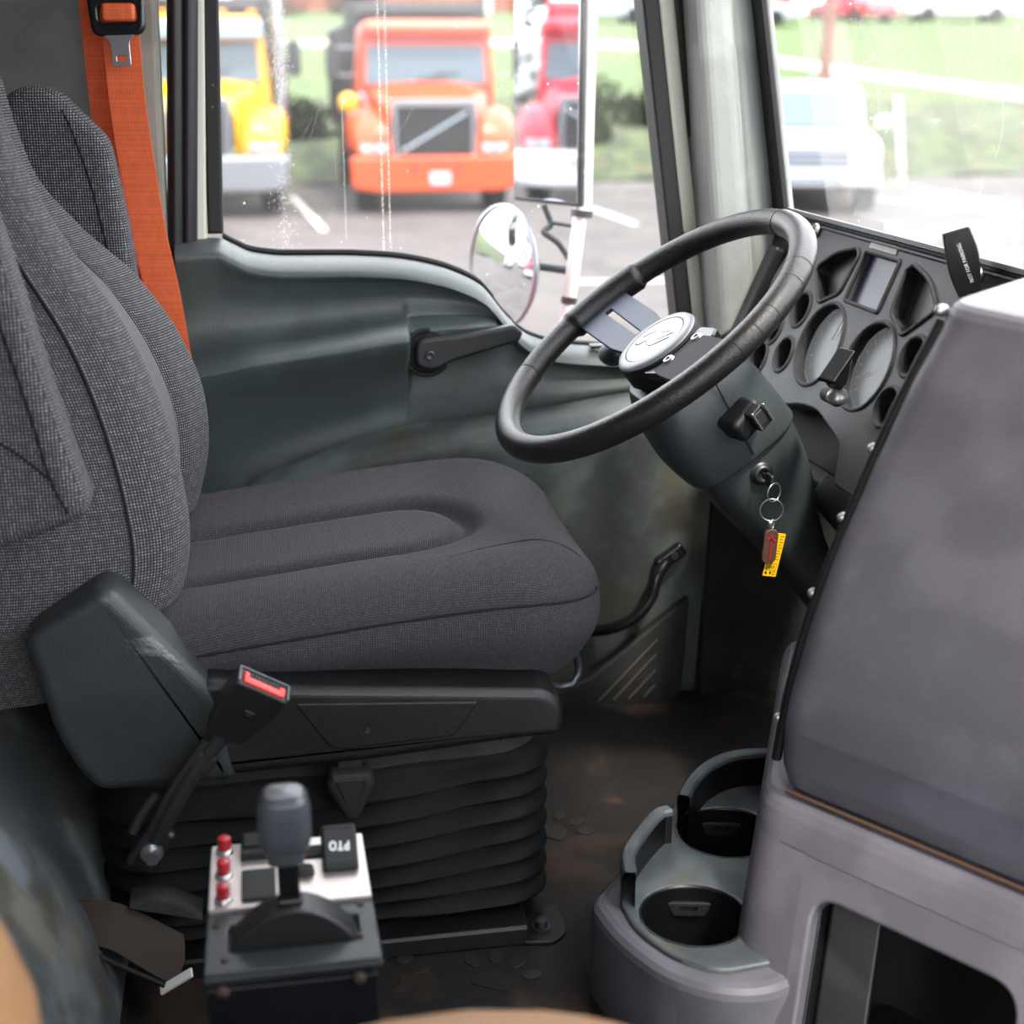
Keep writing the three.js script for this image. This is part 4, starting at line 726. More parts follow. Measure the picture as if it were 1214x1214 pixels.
  const hc = (c) => { const p = new THREE.Path(); p.absellipse(c[0], -c[1], cr1, cr1, 0, Math.PI * 2); return p; };
  part(con, 'tray_body', slabY(body, bodyR, -0.05, ty - 0.004, 0.014, [hc(c1), hc(c2)]), M.consoleLow);
  part(con, 'tray_insert', slabY([[0.362, -1.36], [0.365, -1.31], [0.39, -1.25], [0.432, -1.215], [0.5, -1.222], [0.54, -1.3], [0.66, -1.56], [0.66, -1.615], [0.54, -1.6], [0.48, -1.555], [0.42, -1.47]], [0.01, 0.02, 0.03, 0.02, 0.01, 0.02, 0.02, 0.02, 0.05, 0.03, 0.03], ty - 0.01, ty + 0.002, 0.004, [hc(c1), hc(c2)]), M.tray);
  // raised gallery behind each cup
  const gallery = (pts, h0, h1) => sheet((u, v) => { const t = u * (pts.length - 1), i = Math.min(pts.length - 2, Math.floor(t)), f = t - i, P = (k) => pts[clamp(k, 0, pts.length - 1)], q = [0, 1].map((c) => cr(P(i - 1)[c], P(i)[c], P(i + 1)[c], P(i + 2)[c], f)), q2 = [0, 1].map((c) => cr(P(i - 1)[c], P(i)[c], P(i + 1)[c], P(i + 2)[c], f + 0.01)), d = Math.hypot(q2[0] - q[0], q2[1] - q[1]) || 1, nx = -(q2[1] - q[1]) / d, nz = (q2[0] - q[0]) / d, h = lerp(h0, h1, u), P2 = [[0.0, 0.08], [0.0, h - 0.003], [0.003, h], [0.011, h], [0.014, h - 0.003], [0.014, 0.1]], k = v * 5, a = Math.min(4, Math.floor(k)), g = k - a, o = lerp(P2[a][0], P2[a + 1][0], g), y = lerp(P2[a][1], P2[a + 1][1], g); return [q[0] + nx * o, y, q[1] + nz * o]; }, 40, 40);
  const g1 = [[0.362, -1.345], [0.372, -1.39], [0.4, -1.435], [0.436, -1.478], [0.45, -1.482]], g2 = [[0.47, -1.5], [0.487, -1.53], [0.525, -1.575], [0.57, -1.6], [0.63, -1.6]];
  for (const [g, h] of [[g1, 0.166], [g2, 0.168]]) {
    const w = part(con, 'cup_gallery', gallery(g, h, h), M.cup);
    part(w, 'gallery_cap', sheet((u, v) => { const q = new THREE.CatmullRomCurve3(g.map(([x, z]) => V(x, 0, z))), c = q.getPoint(u), t = q.getTangent(u), P = [[-0.001, h - 0.02], [-0.001, h - 0.002], [0.002, h + 0.0015], [0.013, h + 0.0015], [0.0155, h - 0.001], [0.0155, h - 0.006]], k = v * 5, a = Math.min(4, Math.floor(k)), f = k - a, o = lerp(P[a][0], P[a + 1][0], f); return [c.x - t.z * o, lerp(P[a][1], P[a + 1][1], f), c.z + t.x * o]; }, 40, 20), M.tray);
  }
  for (const c of [c1, c2]) {
    const cup = part(con, 'cup_well', at(lathe([[cr1 + 0.002, 0.001], [cr1 - 0.001, 0.003], [cr1 - 0.003, -0.001], [cr1 - 0.006, -0.075], [cr1 - 0.01, -0.08], [0, -0.08]], 48), c[0], ty, c[1]), M.cup);
    for (const a of [1.77, 3.47]) part(cup, 'cup_grip', at(at(slab(rounded([[-0.026, 0], [0.026, 0], [0.018, -0.018], [-0.018, -0.018]], 0.004), 0, 0.006, 0.002, [rounded([[-0.014, -0.003], [0.014, -0.003], [0.01, -0.012], [-0.01, -0.012]], 0.002)]), 0, -0.004, -cr1 + 0.004), c[0], ty - 0.012, c[1], 0, -a + Math.PI / 2, 0), M.kick);
    for (let i = -3; i <= 3; i++) for (let j = -3; j <= 3; j++) if (i * i + j * j < 11) part(cup, 'mat_stud', boxAt(0.007, 0.003, 0.007, c[0] + i * 0.0115, ty - 0.078, c[1] + j * 0.0115, 0.001, 0, 0.6, 0), M.kick);
  }
}

// ---------------------------------------------------------------- gear selector pedestal
{
  const g = thing('gear_selector', 'boxy black gear selector pedestal with red buttons and a metal switch plate', 'gear selector', [0, 0, -1.14]);
  part(g, 'pedestal', merge(slabY([[-0.068, -0.092], [0.064, -0.092], [0.068, 0.1], [-0.074, 0.1]], 0.006, -0.0, 0.3, 0.004)), M.black);
  part(g, 'front_cover', boxAt(0.142, 0.2, 0.004, -0.003, 0.19, 0.101, 0.0015), std({ color: 0x181a20, roughness: 0.35, map: wearRough }));
  for (const [x, y] of [[-0.061, 0.288], [0.052, 0.288]]) part(g, 'cover_bolt', at(lathe([[0, 0.005], [0.004, 0.0045], [0.006, 0.002], [0.0065, 0]].reverse(), 20), x, y, 0.103, Math.PI / 2), M.rust);
  const flip = (q) => q.map(([x, z]) => [x, z]);
  const plate = part(g, 'switch_plate', slabY(flip([[-0.073, -0.094], [0.07, -0.094], [0.0705, 0.016], [-0.0735, 0.016]]), 0.002, 0.306, 0.3105, 0.001), M.brushed);
  part(g, 'selector_plate', slabY([[-0.0745, 0.014], [0.0715, 0.014], [0.0725, 0.104], [-0.0755, 0.104]], 0.003, 0.297, 0.3065, 0.002, [rounded([[-0.056, -0.076], [0.056, -0.076], [0.056, -0.036], [-0.056, -0.036]], 0.004)]), M.shield);
  part(g, 'front_lip', boxAt(0.148, 0.006, 0.004, -0.0015, 0.3, 0.104, 0.0015), M.shield);
  for (const z of [-0.081, -0.039, 0.002]) {
    const b = part(g, 'push_button', lathe([[0, 0.016], [0.0054, 0.0158], [0.0062, 0.015], [0.0062, 0.003], [0, 0.003]].reverse(), 24).translate(-0.06, 0.3105, z), M.redButton, 'red push button');
    part(b, 'button_collar', lathe([[0.006, 0.004], [0.0075, 0.0038], [0.0085, 0.001], [0.0085, 0]].reverse(), 24).translate(-0.06, 0.3105, z), M.steel);
  }
  const sw1 = part(g, 'rocker_switch', merge(boxAt(0.034, 0.012, 0.03, -0.028, 0.313, -0.076, 0.002), boxAt(0.03, 0.006, 0.018, -0.028, 0.321, -0.079, 0.002, 0.2)), M.blackMatt);
  part(sw1, 'switch_mark', boxAt(0.003, 0.001, 0.005, -0.024, 0.3245, -0.08, 0.0003), M.pillar);
  part(g, 'blank_plate', boxAt(0.031, 0.004, 0.05, -0.029, 0.312, -0.017, 0.002), M.kick);
  part(g, 'switch_recess', boxAt(0.028, 0.003, 0.02, 0.026, 0.3115, -0.066, 0.001), M.blackMatt);
  part(g, 'round_button', lathe([[0, 0.008], [0.007, 0.007], [0.008, 0.0]].reverse(), 20).translate(0.014, 0.3105, -0.03), M.shield);
  const pto = part(g, 'pto_switch', merge(boxAt(0.033, 0.022, 0.046, 0.046, 0.319, -0.05, 0.004, 0.55)), M.kick, 'black rocker switch marked PTO');
  const ptoTex = print(128, 128, (c) => { c.fillStyle = '#26282a'; c.fillRect(0, 0, 128, 128); c.save(); c.translate(64, 64); c.rotate(Math.PI + 0.05); c.fillStyle = '#e6e8ea'; c.font = 'bold 50px sans-serif'; c.textAlign = 'center'; c.textBaseline = 'middle'; c.fillText('PTO', 0, 0); c.restore(); });
  part(pto, 'switch_print', at(new THREE.PlaneGeometry(0.027, 0.034), 0.046, 0.3286, -0.0438, -Math.PI / 2 + 0.55), std({ map: ptoTex, roughness: 0.5 }));
  for (const [x, z] of [[-0.066, 0.034], [-0.058, 0.086], [0.056, 0.07], [0.06, 0.022]]) part(g, 'plate_screw', at(cyl(0.0032, 0.003, 0.002, 12), x, 0.3075, z), M.rust);
  // drum that carries the lever
  const drum = new THREE.Shape(); drum.moveTo(-0.054, 0.0); drum.quadraticCurveTo(-0.03, 0.034, 0, 0.035); drum.quadraticCurveTo(0.03, 0.034, 0.054, 0.0); drum.lineTo(0.05, -0.03); drum.lineTo(-0.05, -0.03);
  part(g, 'lever_drum', slab(drum, 0.04, 0.072, 0.003, [], 3, 16).translate(0, 0.304, 0), M.black);
  part(g, 'lever', merge(boxAt(0.0185, 0.075, 0.01, -0.002, 0.37, 0.056, 0.002), boxAt(0.022, 0.008, 0.014, -0.002, 0.34, 0.057, 0.003)), M.blackGloss);
  const k = [[0.376, 0.0155, 0.011], [0.382, 0.0165, 0.012], [0.39, 0.017, 0.013], [0.392, 0.0205, 0.0165], [0.402, 0.0225, 0.019], [0.424, 0.0225, 0.02], [0.436, 0.0205, 0.019], [0.441, 0.016, 0.015], [0.4425, 0.0, 0.0]];
  part(g, 'knob', sheet((u, v) => { const t = u * (k.length - 1), i = Math.min(k.length - 2, Math.floor(t)), f = t - i, a = -v * Math.PI * 2, q = (x) => Math.sign(x) * Math.pow(Math.abs(x), 0.6), w = lerp(k[i][1], k[i + 1][1], f), d = lerp(k[i][2], k[i + 1][2], f); return [-0.003 + q(Math.cos(a)) * w, lerp(k[i][0], k[i + 1][0], f), 0.052 + q(Math.sin(a)) * d]; }, 48, 48, { closed: true, flip: true }), std({ color: 0x3a3f44, roughness: 0.32 }));
  part(g, 'knob_band', at(merge(box(0.036, 0.003, 0.03, 0.001)), -0.003, 0.391, 0.052), M.rust);
}

// ---------------------------------------------------------------- passenger seat: only its inner edges reach the picture
{
  const p = thing('passenger_seat', 'tan vinyl passenger seat in the lower left foreground', 'seat');
  const zc = -0.53;
  const cush = (u, v) => { const a = -v * Math.PI * 2, c = Math.cos(a), s = Math.sin(a), q = (t) => Math.sign(t) * Math.pow(Math.abs(t), 0.55), st = [[0.26, 0.9], [0.28, 0.98], [0.35, 1], [0.4, 0.985], [0.427, 0.95], [0.44, 0.88], [0.447, 0.78], [0.449, 0.4], [0.449, 0]], t = u * 8, i = Math.min(7, Math.floor(t)), f = t - i, r = lerp(st[i][1], st[i + 1][1], f), x = 0.11 + q(c) * 0.25 * r; return [x, lerp(st[i][0], st[i + 1][0], f) + 0.004 - 1.5 * Math.pow(x - 0.09, 2), zc + q(s) * 0.275 * r]; };
  part(p, 'cushion', sheet(cush, 64, 96, { closed: true }), M.tan);
  const prof = [[0.36, -0.155], [0.44, -0.141], [0.5, -0.143], [0.54, -0.155], [0.6, -0.185], [0.7, -0.235], [0.9, -0.29], [1.1, -0.34], [1.14, -0.37]];
  part(p, 'backrest', sheet((u, v) => { const t = u * 8, i = Math.min(7, Math.floor(t)), f = t - i, y = lerp(prof[i][0], prof[i + 1][0], f), x = lerp(prof[i][1], prof[i + 1][1], f), a = -v * Math.PI * 2, q = (w) => Math.sign(w) * Math.pow(Math.abs(w), 0.4), end = 1 - 0.12 * Math.pow(u, 8); return [x - 0.075 + q(Math.cos(a)) * 0.075, y, zc + q(Math.sin(a)) * 0.265 * end]; }, 60, 80, { closed: true }), M.tan);
  part(p, 'pedestal', boxAt(0.36, 0.26, 0.36, 0.08, 0.125, zc, 0.02), M.blackMatt);
}

// ---------------------------------------------------------------- outside mirrors
{
  const m = thing('mirror_assembly', 'tall flat side mirror and round convex mirror on a white pole', 'mirror', [0, 0, 0]);
  const turn = THREE.MathUtils.degToRad(4);
  const flat = (name, geo, mat) => part(m, name, at(geo, 0.52, 0.98, -2.6, 0, -Math.atan2(0.8, 0.6) - turn, 0), mat);
  const f = flat('flat_mirror', boxAt(0.174, 0.44, 0.012, 0, 0.008, -0.008, 0.004), M.black);
  f.userData.label = 'tall flat mirror';
  part(f, 'mirror_glass', at(boxAt(0.164, 0.428, 0.004, 0, 0.009, 0, 0.001), 0.52, 0.98, -2.6, 0, -Math.atan2(0.8, 0.6) - turn, 0), M.mirror);
  part(m, 'pole', merge(rod([0.592, 1.5, -2.56], [0.582, 0.76, -2.56], 0.0145), rod([0.578, 0.77, -2.56], [0.548, 0.6, -2.52], 0.0125), rod([0.548, 0.6, -2.52], [0.49, 0.4, -2.44], 0.0105), rod([0.49, 0.4, -2.44], [0.46, 0.35, -2.26], 0.0105)), std({ color: 0xe6e4df, roughness: 0.25, metalness: 0.1 }));
  for (const [a, r] of [[[0.578, 0.755, -2.556], 0.02], [[0.549, 0.605, -2.521], 0.0145]]) part(m, 'pole_clamp', at(cyl(r, r, 0.012, 20), ...a, 0, 0, -0.12), M.darkSteel);
  part(m, 'mirror_bracket', merge(pipe([[0.52, 0.765, -2.61], [0.53, 0.73, -2.6], [0.515, 0.72, -2.59], [0.54, 0.7, -2.58], [0.565, 0.66, -2.56]], 0.006, 40, 8), rod([0.53, 0.735, -2.6], [0.575, 0.73, -2.56], 0.004), rod([0.47, 0.66, -2.62], [0.555, 0.655, -2.54], 0.008)), M.darkSteel);
  const N = V(-0.92, 0.06, 0.39).normalize(), basis = new THREE.Quaternion().setFromUnitVectors(V(0, 1, 0), N);
  const dome = (pts) => lathe(pts, 64).applyQuaternion(basis).translate(0.443, 0.657, -2.6);
  const c = part(m, 'convex_mirror', dome([[0, -0.03], [0.06, -0.028], [0.1, -0.012], [0.113, 0.0], [0.113, 0.006], [0.107, 0.008], [0.105, 0.004]]), std({ color: 0x9b9fa6, roughness: 0.3, metalness: 0.6 }), 'round convex mirror');
  part(c, 'convex_glass', dome([[0.107, 0.004], [0.08, 0.009], [0.054, 0.0125], [0.027, 0.0144], [0.0, 0.015]]), M.mirror);
}

// ---------------------------------------------------------------- the yard and the slope beyond
const GY = -1.25;
const hillH = (x, z) => { const d = -z - 28 + 1.2 * Math.sin(x * 0.21) + 0.05 * Math.max(0, -x); return GY + (d <= 0 ? -0.05 : d < 22 ? d * 0.09 + 0.25 * smooth(0, 3, d) : 22 * 0.09 + 0.25 + (d - 22) * 0.062 * (d < 56 ? 1 : 56 / d)); };
{
  const asphalt = std({ color: 0x6e6867, roughness: 0.9, map: texture(512, 512, (i, j) => { const v = 150 + 60 * (fbm(i / 32, j / 32, 16, 5) - 0.5) + 40 * (hash(i, j) - 0.5), c = smooth(0.6, 0.68, fbm(i / 50 + 40, j / 50, 11, 4)) * 30; return [v - c, v - c - 2, v - c - 3]; }, true, [0.12, 0.12]) });
  const ground = struct('ground'), X0 = std({ color: 0xa5a29e, roughness: 0.9 });
  part(ground, 'asphalt', metres(new THREE.PlaneGeometry(160, 120, 1, 1).rotateX(-Math.PI / 2).translate(-5, GY, 5)), asphalt);
  for (const [x0, z0, x1, z1] of [[0.62, -24.5, 0.9, -19.6], [4.9, -24.5, 5.2, -19.6], [-3.6, -24.5, -3.4, -19.6], [9.9, -22.5, 11.6, -19], [3.2, -14.6, 9.5, -14.2]]) {
    const d = Math.hypot(x1 - x0, z1 - z0), g = boxAt(0.1, 0.012, d, 0, 0, 0, 0.003);
    part(ground, 'parking_line', at(g, (x0 + x1) / 2, GY + 0.006, (z0 + z1) / 2, 0, Math.atan2(x1 - x0, z1 - z0), 0), X0);
  }
  const hill = struct('hill');
  const grass = std({ color: 0x74786f, roughness: 1, map: texture(512, 512, (i, j) => { const a = fbm(i / 50, j / 50, 11, 5), b = fbm(i / 10 + 70, j / 10, 52, 3), s = 0.72 + 0.5 * b; return [lerp(112, 158, a) * s, lerp(150, 182, a) * s, lerp(66, 92, a) * s]; }, true, [0.09, 0.09]) });
  const rough = std({ color: 0x7c7c7c, roughness: 1, map: texture(512, 512, (i, j) => { const a = smooth(0.35, 0.65, fbm(i / 26, j / 26, 20, 5)), s = 0.65 + 0.7 * fbm(i / 6 + 70, j / 6, 86, 3), d = smooth(0.6, 0.75, fbm(i / 40 + 200, j / 40, 13, 4)); return [0, 1, 2].map((c) => lerp(lerp([84, 104, 60][c], [128, 150, 82][c], a), [136, 112, 84][c], d) * s); }, true, [0.16, 0.16]) });
  const strip = (z0, z1, n) => metres(sheet((u, v) => { const x = lerp(-55, 75, u), z = lerp(z0, z1, v); return [x, hillH(x, z) + 0.12 * noise3.noise(x * 0.9, 3, z * 0.9), z]; }, 130, n, { thick: 0.1, flip: true }));
  part(hill, 'rough_bank', strip(-26.5, -37, 30), rough);
  part(hill, 'mown_slope', strip(-37, -110, 60), grass);
  const road = [[-40, -56], [0, -52.5], [8, -52], [13.4, -51], [16.5, -46.5], [20.5, -38], [27, -31]];
  part(hill, 'footpath', sheet((u, v) => { const t = u * (road.length - 1), i = Math.min(road.length - 2, Math.floor(t)), f = t - i, P = (k) => road[clamp(k, 0, road.length - 1)], q = [0, 1].map((c) => cr(P(i - 1)[c], P(i)[c], P(i + 1)[c], P(i + 2)[c], f)); const s = (v - 0.5) * 2.4; return [q[0] - s * 0.3, hillH(q[0], q[1] + s) + 0.2, q[1] + s]; }, 120, 6, { thick: 0.1, flip: true }), std({ color: 0x9a988f, roughness: 0.95 }));
}
const X = {
  orange: std({ color: 0xa83a0e, roughness: 0.36 }), yellow: std({ color: 0xb4870f, roughness: 0.36 }), red: std({ color: 0xa81c30, roughness: 0.36 }), white: std({ color: 0xb2b5b8, roughness: 0.4 }),
  chrome: std({ color: 0x86898e, roughness: 0.3, metalness: 0.9 }), dark: std({ color: 0x17181b, roughness: 0.6 }), tire: std({ color: 0x1a1a1c, roughness: 0.9 }), glass: std({ color: 0x44525c, roughness: 0.1 }),
  lamp: std({ color: 0x94989c, roughness: 0.2 }), blue: std({ color: 0x8297b2, roughness: 0.4 }), amber: std({ color: 0xe8901c, roughness: 0.3 }), silverBlue: std({ color: 0x8f9aa6, roughness: 0.4 }), grille: std({ color: 0x59636f, roughness: 0.5 }),
};
const wheelGeo = (r, w) => merge(lathe([[0, -w / 2], [r * 0.55, -w / 2], [r * 0.62, -w * 0.42], [r * 0.94, -w / 2], [r, -w * 0.36], [r, w * 0.36], [r * 0.94, w / 2], [r * 0.62, w * 0.42], [r * 0.55, w * 0.3], [0, w * 0.3]].reverse(), 32).rotateZ(-Math.PI / 2));
// conventional lorry, nose towards local +z, wheels on y = 0
function lorry(label, pos, turn, o) {
  const t = thing('lorry', label, 'truck', pos, turn);
  const W = o.hood / 2;
  part(t, 'cab', merge(slab(rounded([[-1.08, 0.9], [1.08, 0.9], [1.06, 1.8], [0.98, 2.68], [0.86, 2.8], [-0.86, 2.8], [-0.98, 2.68], [-1.06, 1.8]], 0.08), -2.4, -1.1, 0.06), boxAt(1.94, 0.22, 0.4, 0, 2.67, -1.05, 0.1)), o.paint);
  const ws = part(t, 'windscreen', at(slab(rounded([[-0.93, 0], [0.93, 0], [0.88, 0.68], [-0.88, 0.68]], 0.08), -0.02, 0.02, 0.01), 0, 1.87, -1.03, -0.16), X.glass);
  part(ws, 'windscreen_seal', at(slab(rounded([[-0.97, -0.04], [0.97, -0.04], [0.92, 0.72], [-0.92, 0.72]], 0.1), -0.03, 0.005, 0.004), 0, 1.87, -1.04, -0.16), o.paint);
  for (const s of [-1, 1]) part(ws, 'wiper', rod([s * 0.1 - 0.1, 1.9, -0.99], [s * 0.1 + 0.4, 2.05, -1.0], 0.01), X.dark);
  part(t, 'bonnet', skin([[-1.2, 0.92, 1.88], [-0.8, 0.9, 1.84], [-0.35, W + 0.14, 1.74], [-0.05, W + 0.05, 1.65], [0.04, W, 1.58]].map(([z, w, h]) => [[-w, 0.9, z], [-w, h * 0.72, z], [-w * 0.94, h - 0.1, z], [-w * 0.6, h, z], [0, h + 0.03, z], [w * 0.6, h, z], [w * 0.94, h - 0.1, z], [w, h * 0.72, z], [w, 0.9, z]]), 20, 32, { thick: 0.02, flip: true }), o.paint);
  const gr = part(t, 'grille', boxAt(o.grille, 0.74, 0.05, 0, 1.24, 0.03, 0.02), X.dark);
  part(gr, 'grille_surround', slab(rounded([[-o.grille / 2 - 0.06, 0.84], [o.grille / 2 + 0.06, 0.84], [o.grille / 2 + 0.08, 1.68], [-o.grille / 2 - 0.08, 1.68]], 0.06), 0.02, 0.09, 0.015, [rounded([[-o.grille / 2, 0.88], [o.grille / 2, 0.88], [o.grille / 2, 1.57], [-o.grille / 2, 1.57]], 0.03)]), X.chrome);
  const bars = o.diagonal ? 11 : 9;   // slats of the grille
  for (let k = 0; k < bars; k++) part(gr, 'grille_bar', o.diagonal ? boxAt(o.grille * 0.97, 0.012, 0.02, 0, 0.92 + k * 0.06, 0.06, 0.003) : boxAt(0.02, 0.66, 0.02, lerp(-0.42, 0.42, k / 8) * o.grille, 1.22, 0.06, 0.003), o.diagonal ? X.dark : X.chrome);
  if (o.diagonal) part(gr, 'grille_diagonal', boxAt(1.15, 0.035, 0.02, 0, 1.22, 0.075, 0.01, 0, 0, 0.52), X.silverBlue);
  for (const s of [-1, 1]) {
    const f = part(t, 'fender', skin([[-1.35, 0.9, 0.3], [-1.2, 1.3, 0.42], [-0.75, 1.5, 0.47], [-0.3, 1.4, 0.44], [-0.02, 1.2, 0.36], [0.04, 0.86, 0.3]].map(([z, h, w]) => [[s * 0.62, h - 0.12, z], [s * 0.7, h + 0.02, z], [s * (0.75 + w * 0.4), h + 0.02, z], [s * (0.75 + w), h - 0.1, z], [s * (0.76 + w), Math.min(h - 0.2, 0.95), z]]), 24, 16, { thick: 0.03, flip: s > 0 }), o.paint);
    const h = part(t, 'headlight', boxAt(0.46, 0.17, 0.08, s * 0.9, 0.98, 0.03, 0.04, 0, s * 0.2, 0), X.dark);
    for (const k of [-1, 1]) part(h, 'headlight_lens', boxAt(0.19, 0.12, 0.04, s * 0.9 + k * 0.105, 0.98, 0.065 - k * 0.02 * s, 0.02, 0, s * 0.2, 0), X.lamp);
    part(t, 'wheel', wheelGeo(0.52, 0.3).translate(s * 0.98, 0.52, -0.75), X.tire);
    part(t, 'wheel', wheelGeo(0.52, 0.56).translate(s * 0.9, 0.52, -5.2), X.tire);
    const mir = part(t, 'side_mirror', boxAt(0.2, 0.5, 0.06, s * 1.42, 2.2, -0.95, 0.03), X.dark);
    part(mir, 'mirror_arm', merge(rod([s * 1.05, 2.4, -1.15], [s * 1.4, 2.4, -0.98], 0.018), rod([s * 1.05, 2.0, -1.15], [s * 1.4, 2.0, -0.98], 0.018)), X.chrome);
  }
  if (o.diagonal && o.plate) { const r = part(t, 'hood_mirror', at(new THREE.SphereGeometry(0.15, 20, 14).scale(1, 1, 0.5), -1.22, 1.62, -0.5), X.yellow); part(r, 'mirror_stalk', merge(rod([-1.2, 1.6, -0.5], [-1.0, 1.75, -0.55], 0.025), rod([-1.0, 1.75, -0.55], [-0.9, 1.4, -0.5], 0.025)), X.chrome); }
  const bm = part(t, 'bumper', slab(rounded([[-1.23, 0.42], [-0.9, 0.36], [0.9, 0.36], [1.23, 0.42], [1.25, 0.88], [-1.25, 0.88]], 0.06), 0.02, 0.22, 0.05), o.bumper);
  if (o.diagonal) for (const [x, w] of [[-0.32, 0.06], [0.34, 0.06]]) part(bm, 'tow_slot', boxAt(w, 0.2, 0.02, x, 0.7, 0.215, 0.01), X.dark);
  if (o.diagonal) part(bm, 'air_slot', boxAt(0.36, 0.04, 0.02, 0, 0.8, 0.215, 0.01), X.dark);
  if (o.plate) part(bm, 'licence_plate', boxAt(0.3, 0.18, 0.02, 0.06, 0.56, 0.225, 0.01), X.silverBlue);
  part(t, 'frame', boxAt(0.9, 0.3, 6, 0, 0.75, -3.2, 0.03), X.dark);
  if (o.dump) { const d = part(t, 'dump_body', merge(boxAt(2.5, 1.6, 4.2, 0, 1.95, -4.9, 0.04), boxAt(1.9, 0.12, 1.2, 0, 2.95, -2.2, 0.03), boxAt(2.3, 0.5, 0.1, 0, 2.85, -2.85, 0.02)), o.body); for (let k = 0; k < 5; k++) for (const s of [-1, 1]) part(d, 'body_rib', boxAt(0.06, 1.5, 0.1, s * 1.27, 1.95, -6.6 + k * 0.85, 0.01), o.body); }
  if (o.visor) { const v = part(t, 'visor', boxAt(1.95, 0.22, 0.3, 0, 2.6, -0.92, 0.05, 0.15), o.visor); for (let k = -2; k <= 2; k++) part(v, 'marker_lamp', boxAt(0.12, 0.05, 0.06, k * 0.42, 2.84, -0.95, 0.02), X.amber); }
  if (o.stack) part(t, 'exhaust_stack', merge(rod([1.22, 0.9, -1.5], [1.22, 3.3, -1.5], 0.075), rod([1.22, 1.3, -1.5], [1.22, 2.2, -1.5], 0.13)), X.chrome);
  return t;
}
lorry('orange dump truck with a black tipper body parked facing the cab', [2.66, GY - 0.05, -21.7], -0.02, { paint: X.orange, bumper: X.orange, hood: 1.32, grille: 1.1, diagonal: true, plate: true, dump: true, body: X.dark });
lorry('yellow conventional truck with chrome bumper and pale blue visor', [-0.72, GY, -21.4], 0.02, { paint: X.yellow, bumper: X.chrome, hood: 1.0, grille: 0.75, stack: true, visor: X.blue, dump: true, body: X.dark });
lorry('red truck with white bumper seen in the side mirrors', [-18.6, GY, -6.2], Math.PI / 2 - 0.1, { paint: X.red, bumper: X.white, hood: 1.3, grille: 1.0, diagonal: true, dump: true, body: X.red });

// pick-ups and cars: nose towards local +z
function car(name, label, category, pos, turn, paint, { tall = 1, bed = true, group } = {}) {
  const t = thing(name, label, category, pos, turn, group), H = (y) => y * tall;
  const cabBack = bed ? -3.4 : -4.3;
  const side = rounded([[0.02, 0.4], [0.06, 0.98], [-0.1, 1.1], [-1.3, 1.16], [cabBack, 1.16], [-5.4, bed ? 1.12 : 1.05], [-5.45, 0.42]].map(([z, y]) => [z, H(y)]), [0.16, 0.16, 0.16, 0.16, 0.16, 0.16, 0.16]);
  part(t, 'body', slab(side, -0.98, 0.98, 0.14, [], 6).rotateY(-Math.PI / 2), paint);
  const roof = rounded([[-1.25, 1.1], [-2.0, 1.8], [cabBack + 0.25, 1.84], [cabBack, 1.1]].map(([z, y]) => [z, H(y)]), [0.17, 0.25, 0.2, 0.17]);
  const c = part(t, 'cabin', slab(roof, -0.86, 0.86, 0.16, [], 6).rotateY(-Math.PI / 2), paint);
  part(c, 'windscreen', at(slab(rounded([[-0.72, 0], [0.72, 0], [0.6, 0.78], [-0.6, 0.78]], 0.08), -0.015, 0.02, 0.008), 0, H(1.18), -1.28, -0.83), X.glass);
  for (const s of [-1, 1]) {
    part(c, 'side_window', at(slab(rounded([[-1.75, 1.2], [-2.15, 1.66], [cabBack + 0.3, 1.68], [cabBack + 0.22, 1.2]].map(([z, y]) => [z, H(y)]), 0.06), -0.01, 0.012, 0.004), s * 0.865, 0, 0, 0, -Math.PI / 2, 0), X.glass);
    part(t, 'headlight', boxAt(0.36, 0.2, 0.12, s * 0.76, H(0.86), 0.0, 0.04, 0, s * 0.25, 0), X.lamp);
    part(t, 'wing_mirror', boxAt(0.22, 0.18, 0.12, s * 1.16, H(1.26), -1.55, 0.05), paint);
    for (const z of [-0.95, -4.4]) part(t, 'wheel', wheelGeo(0.39, 0.26).translate(s * 0.88, 0.39, z), X.tire);
  }
  const g = part(t, 'grille', boxAt(1.1, 0.3, 0.08, 0, H(0.82), 0.02, 0.03), X.grille);
  for (const y of [0.74, 0.82, 0.9]) part(g, 'grille_bar', boxAt(1.08, 0.035, 0.03, 0, H(y), 0.06, 0.01), X.chrome);
  const b = part(t, 'bumper', slab(rounded([[-0.97, H(0.42)], [0.97, H(0.42)], [0.99, H(0.62)], [-0.99, H(0.62)]], 0.06), 0.0, 0.16, 0.05), paint);
  part(b, 'bumper_intake', boxAt(0.9, 0.09, 0.02, 0, H(0.52), 0.155, 0.02), X.grille);
  return t;
}
car('pickup_truck', 'white pickup truck parked on the asphalt beyond the windscreen', 'pickup truck', [8.05, GY, -20.4], -0.3, X.white);
car('pickup_truck', 'white pickup truck reflected in the flat side mirror', 'pickup truck', [-36, GY, -13.6], Math.PI / 2 - 0.15, X.white);
car('car', 'white car reflected in the convex mirror behind the red truck', 'car', [-24, GY, -15], Math.PI / 2 - 0.2, X.white, { bed: false, tall: 0.9 });
car('car', 'silver blue car on the hilltop left of the utility pole', 'car', [26, hillH(26, -70) + 0.05, -70], 1.5, X.silverBlue, { bed: false, tall: 0.9 });
car('car', 'red car on the hilltop right of the utility pole', 'car', [31.6, hillH(31.6, -72) + 0.05, -72], 0.2, X.red, { bed: false, tall: 0.95 });
car('car', 'white car parked under the trees on the hilltop', 'car', [38.5, hillH(38.5, -72) + 0.05, -72], 1.4, X.white, { bed: false, tall: 0.9 });
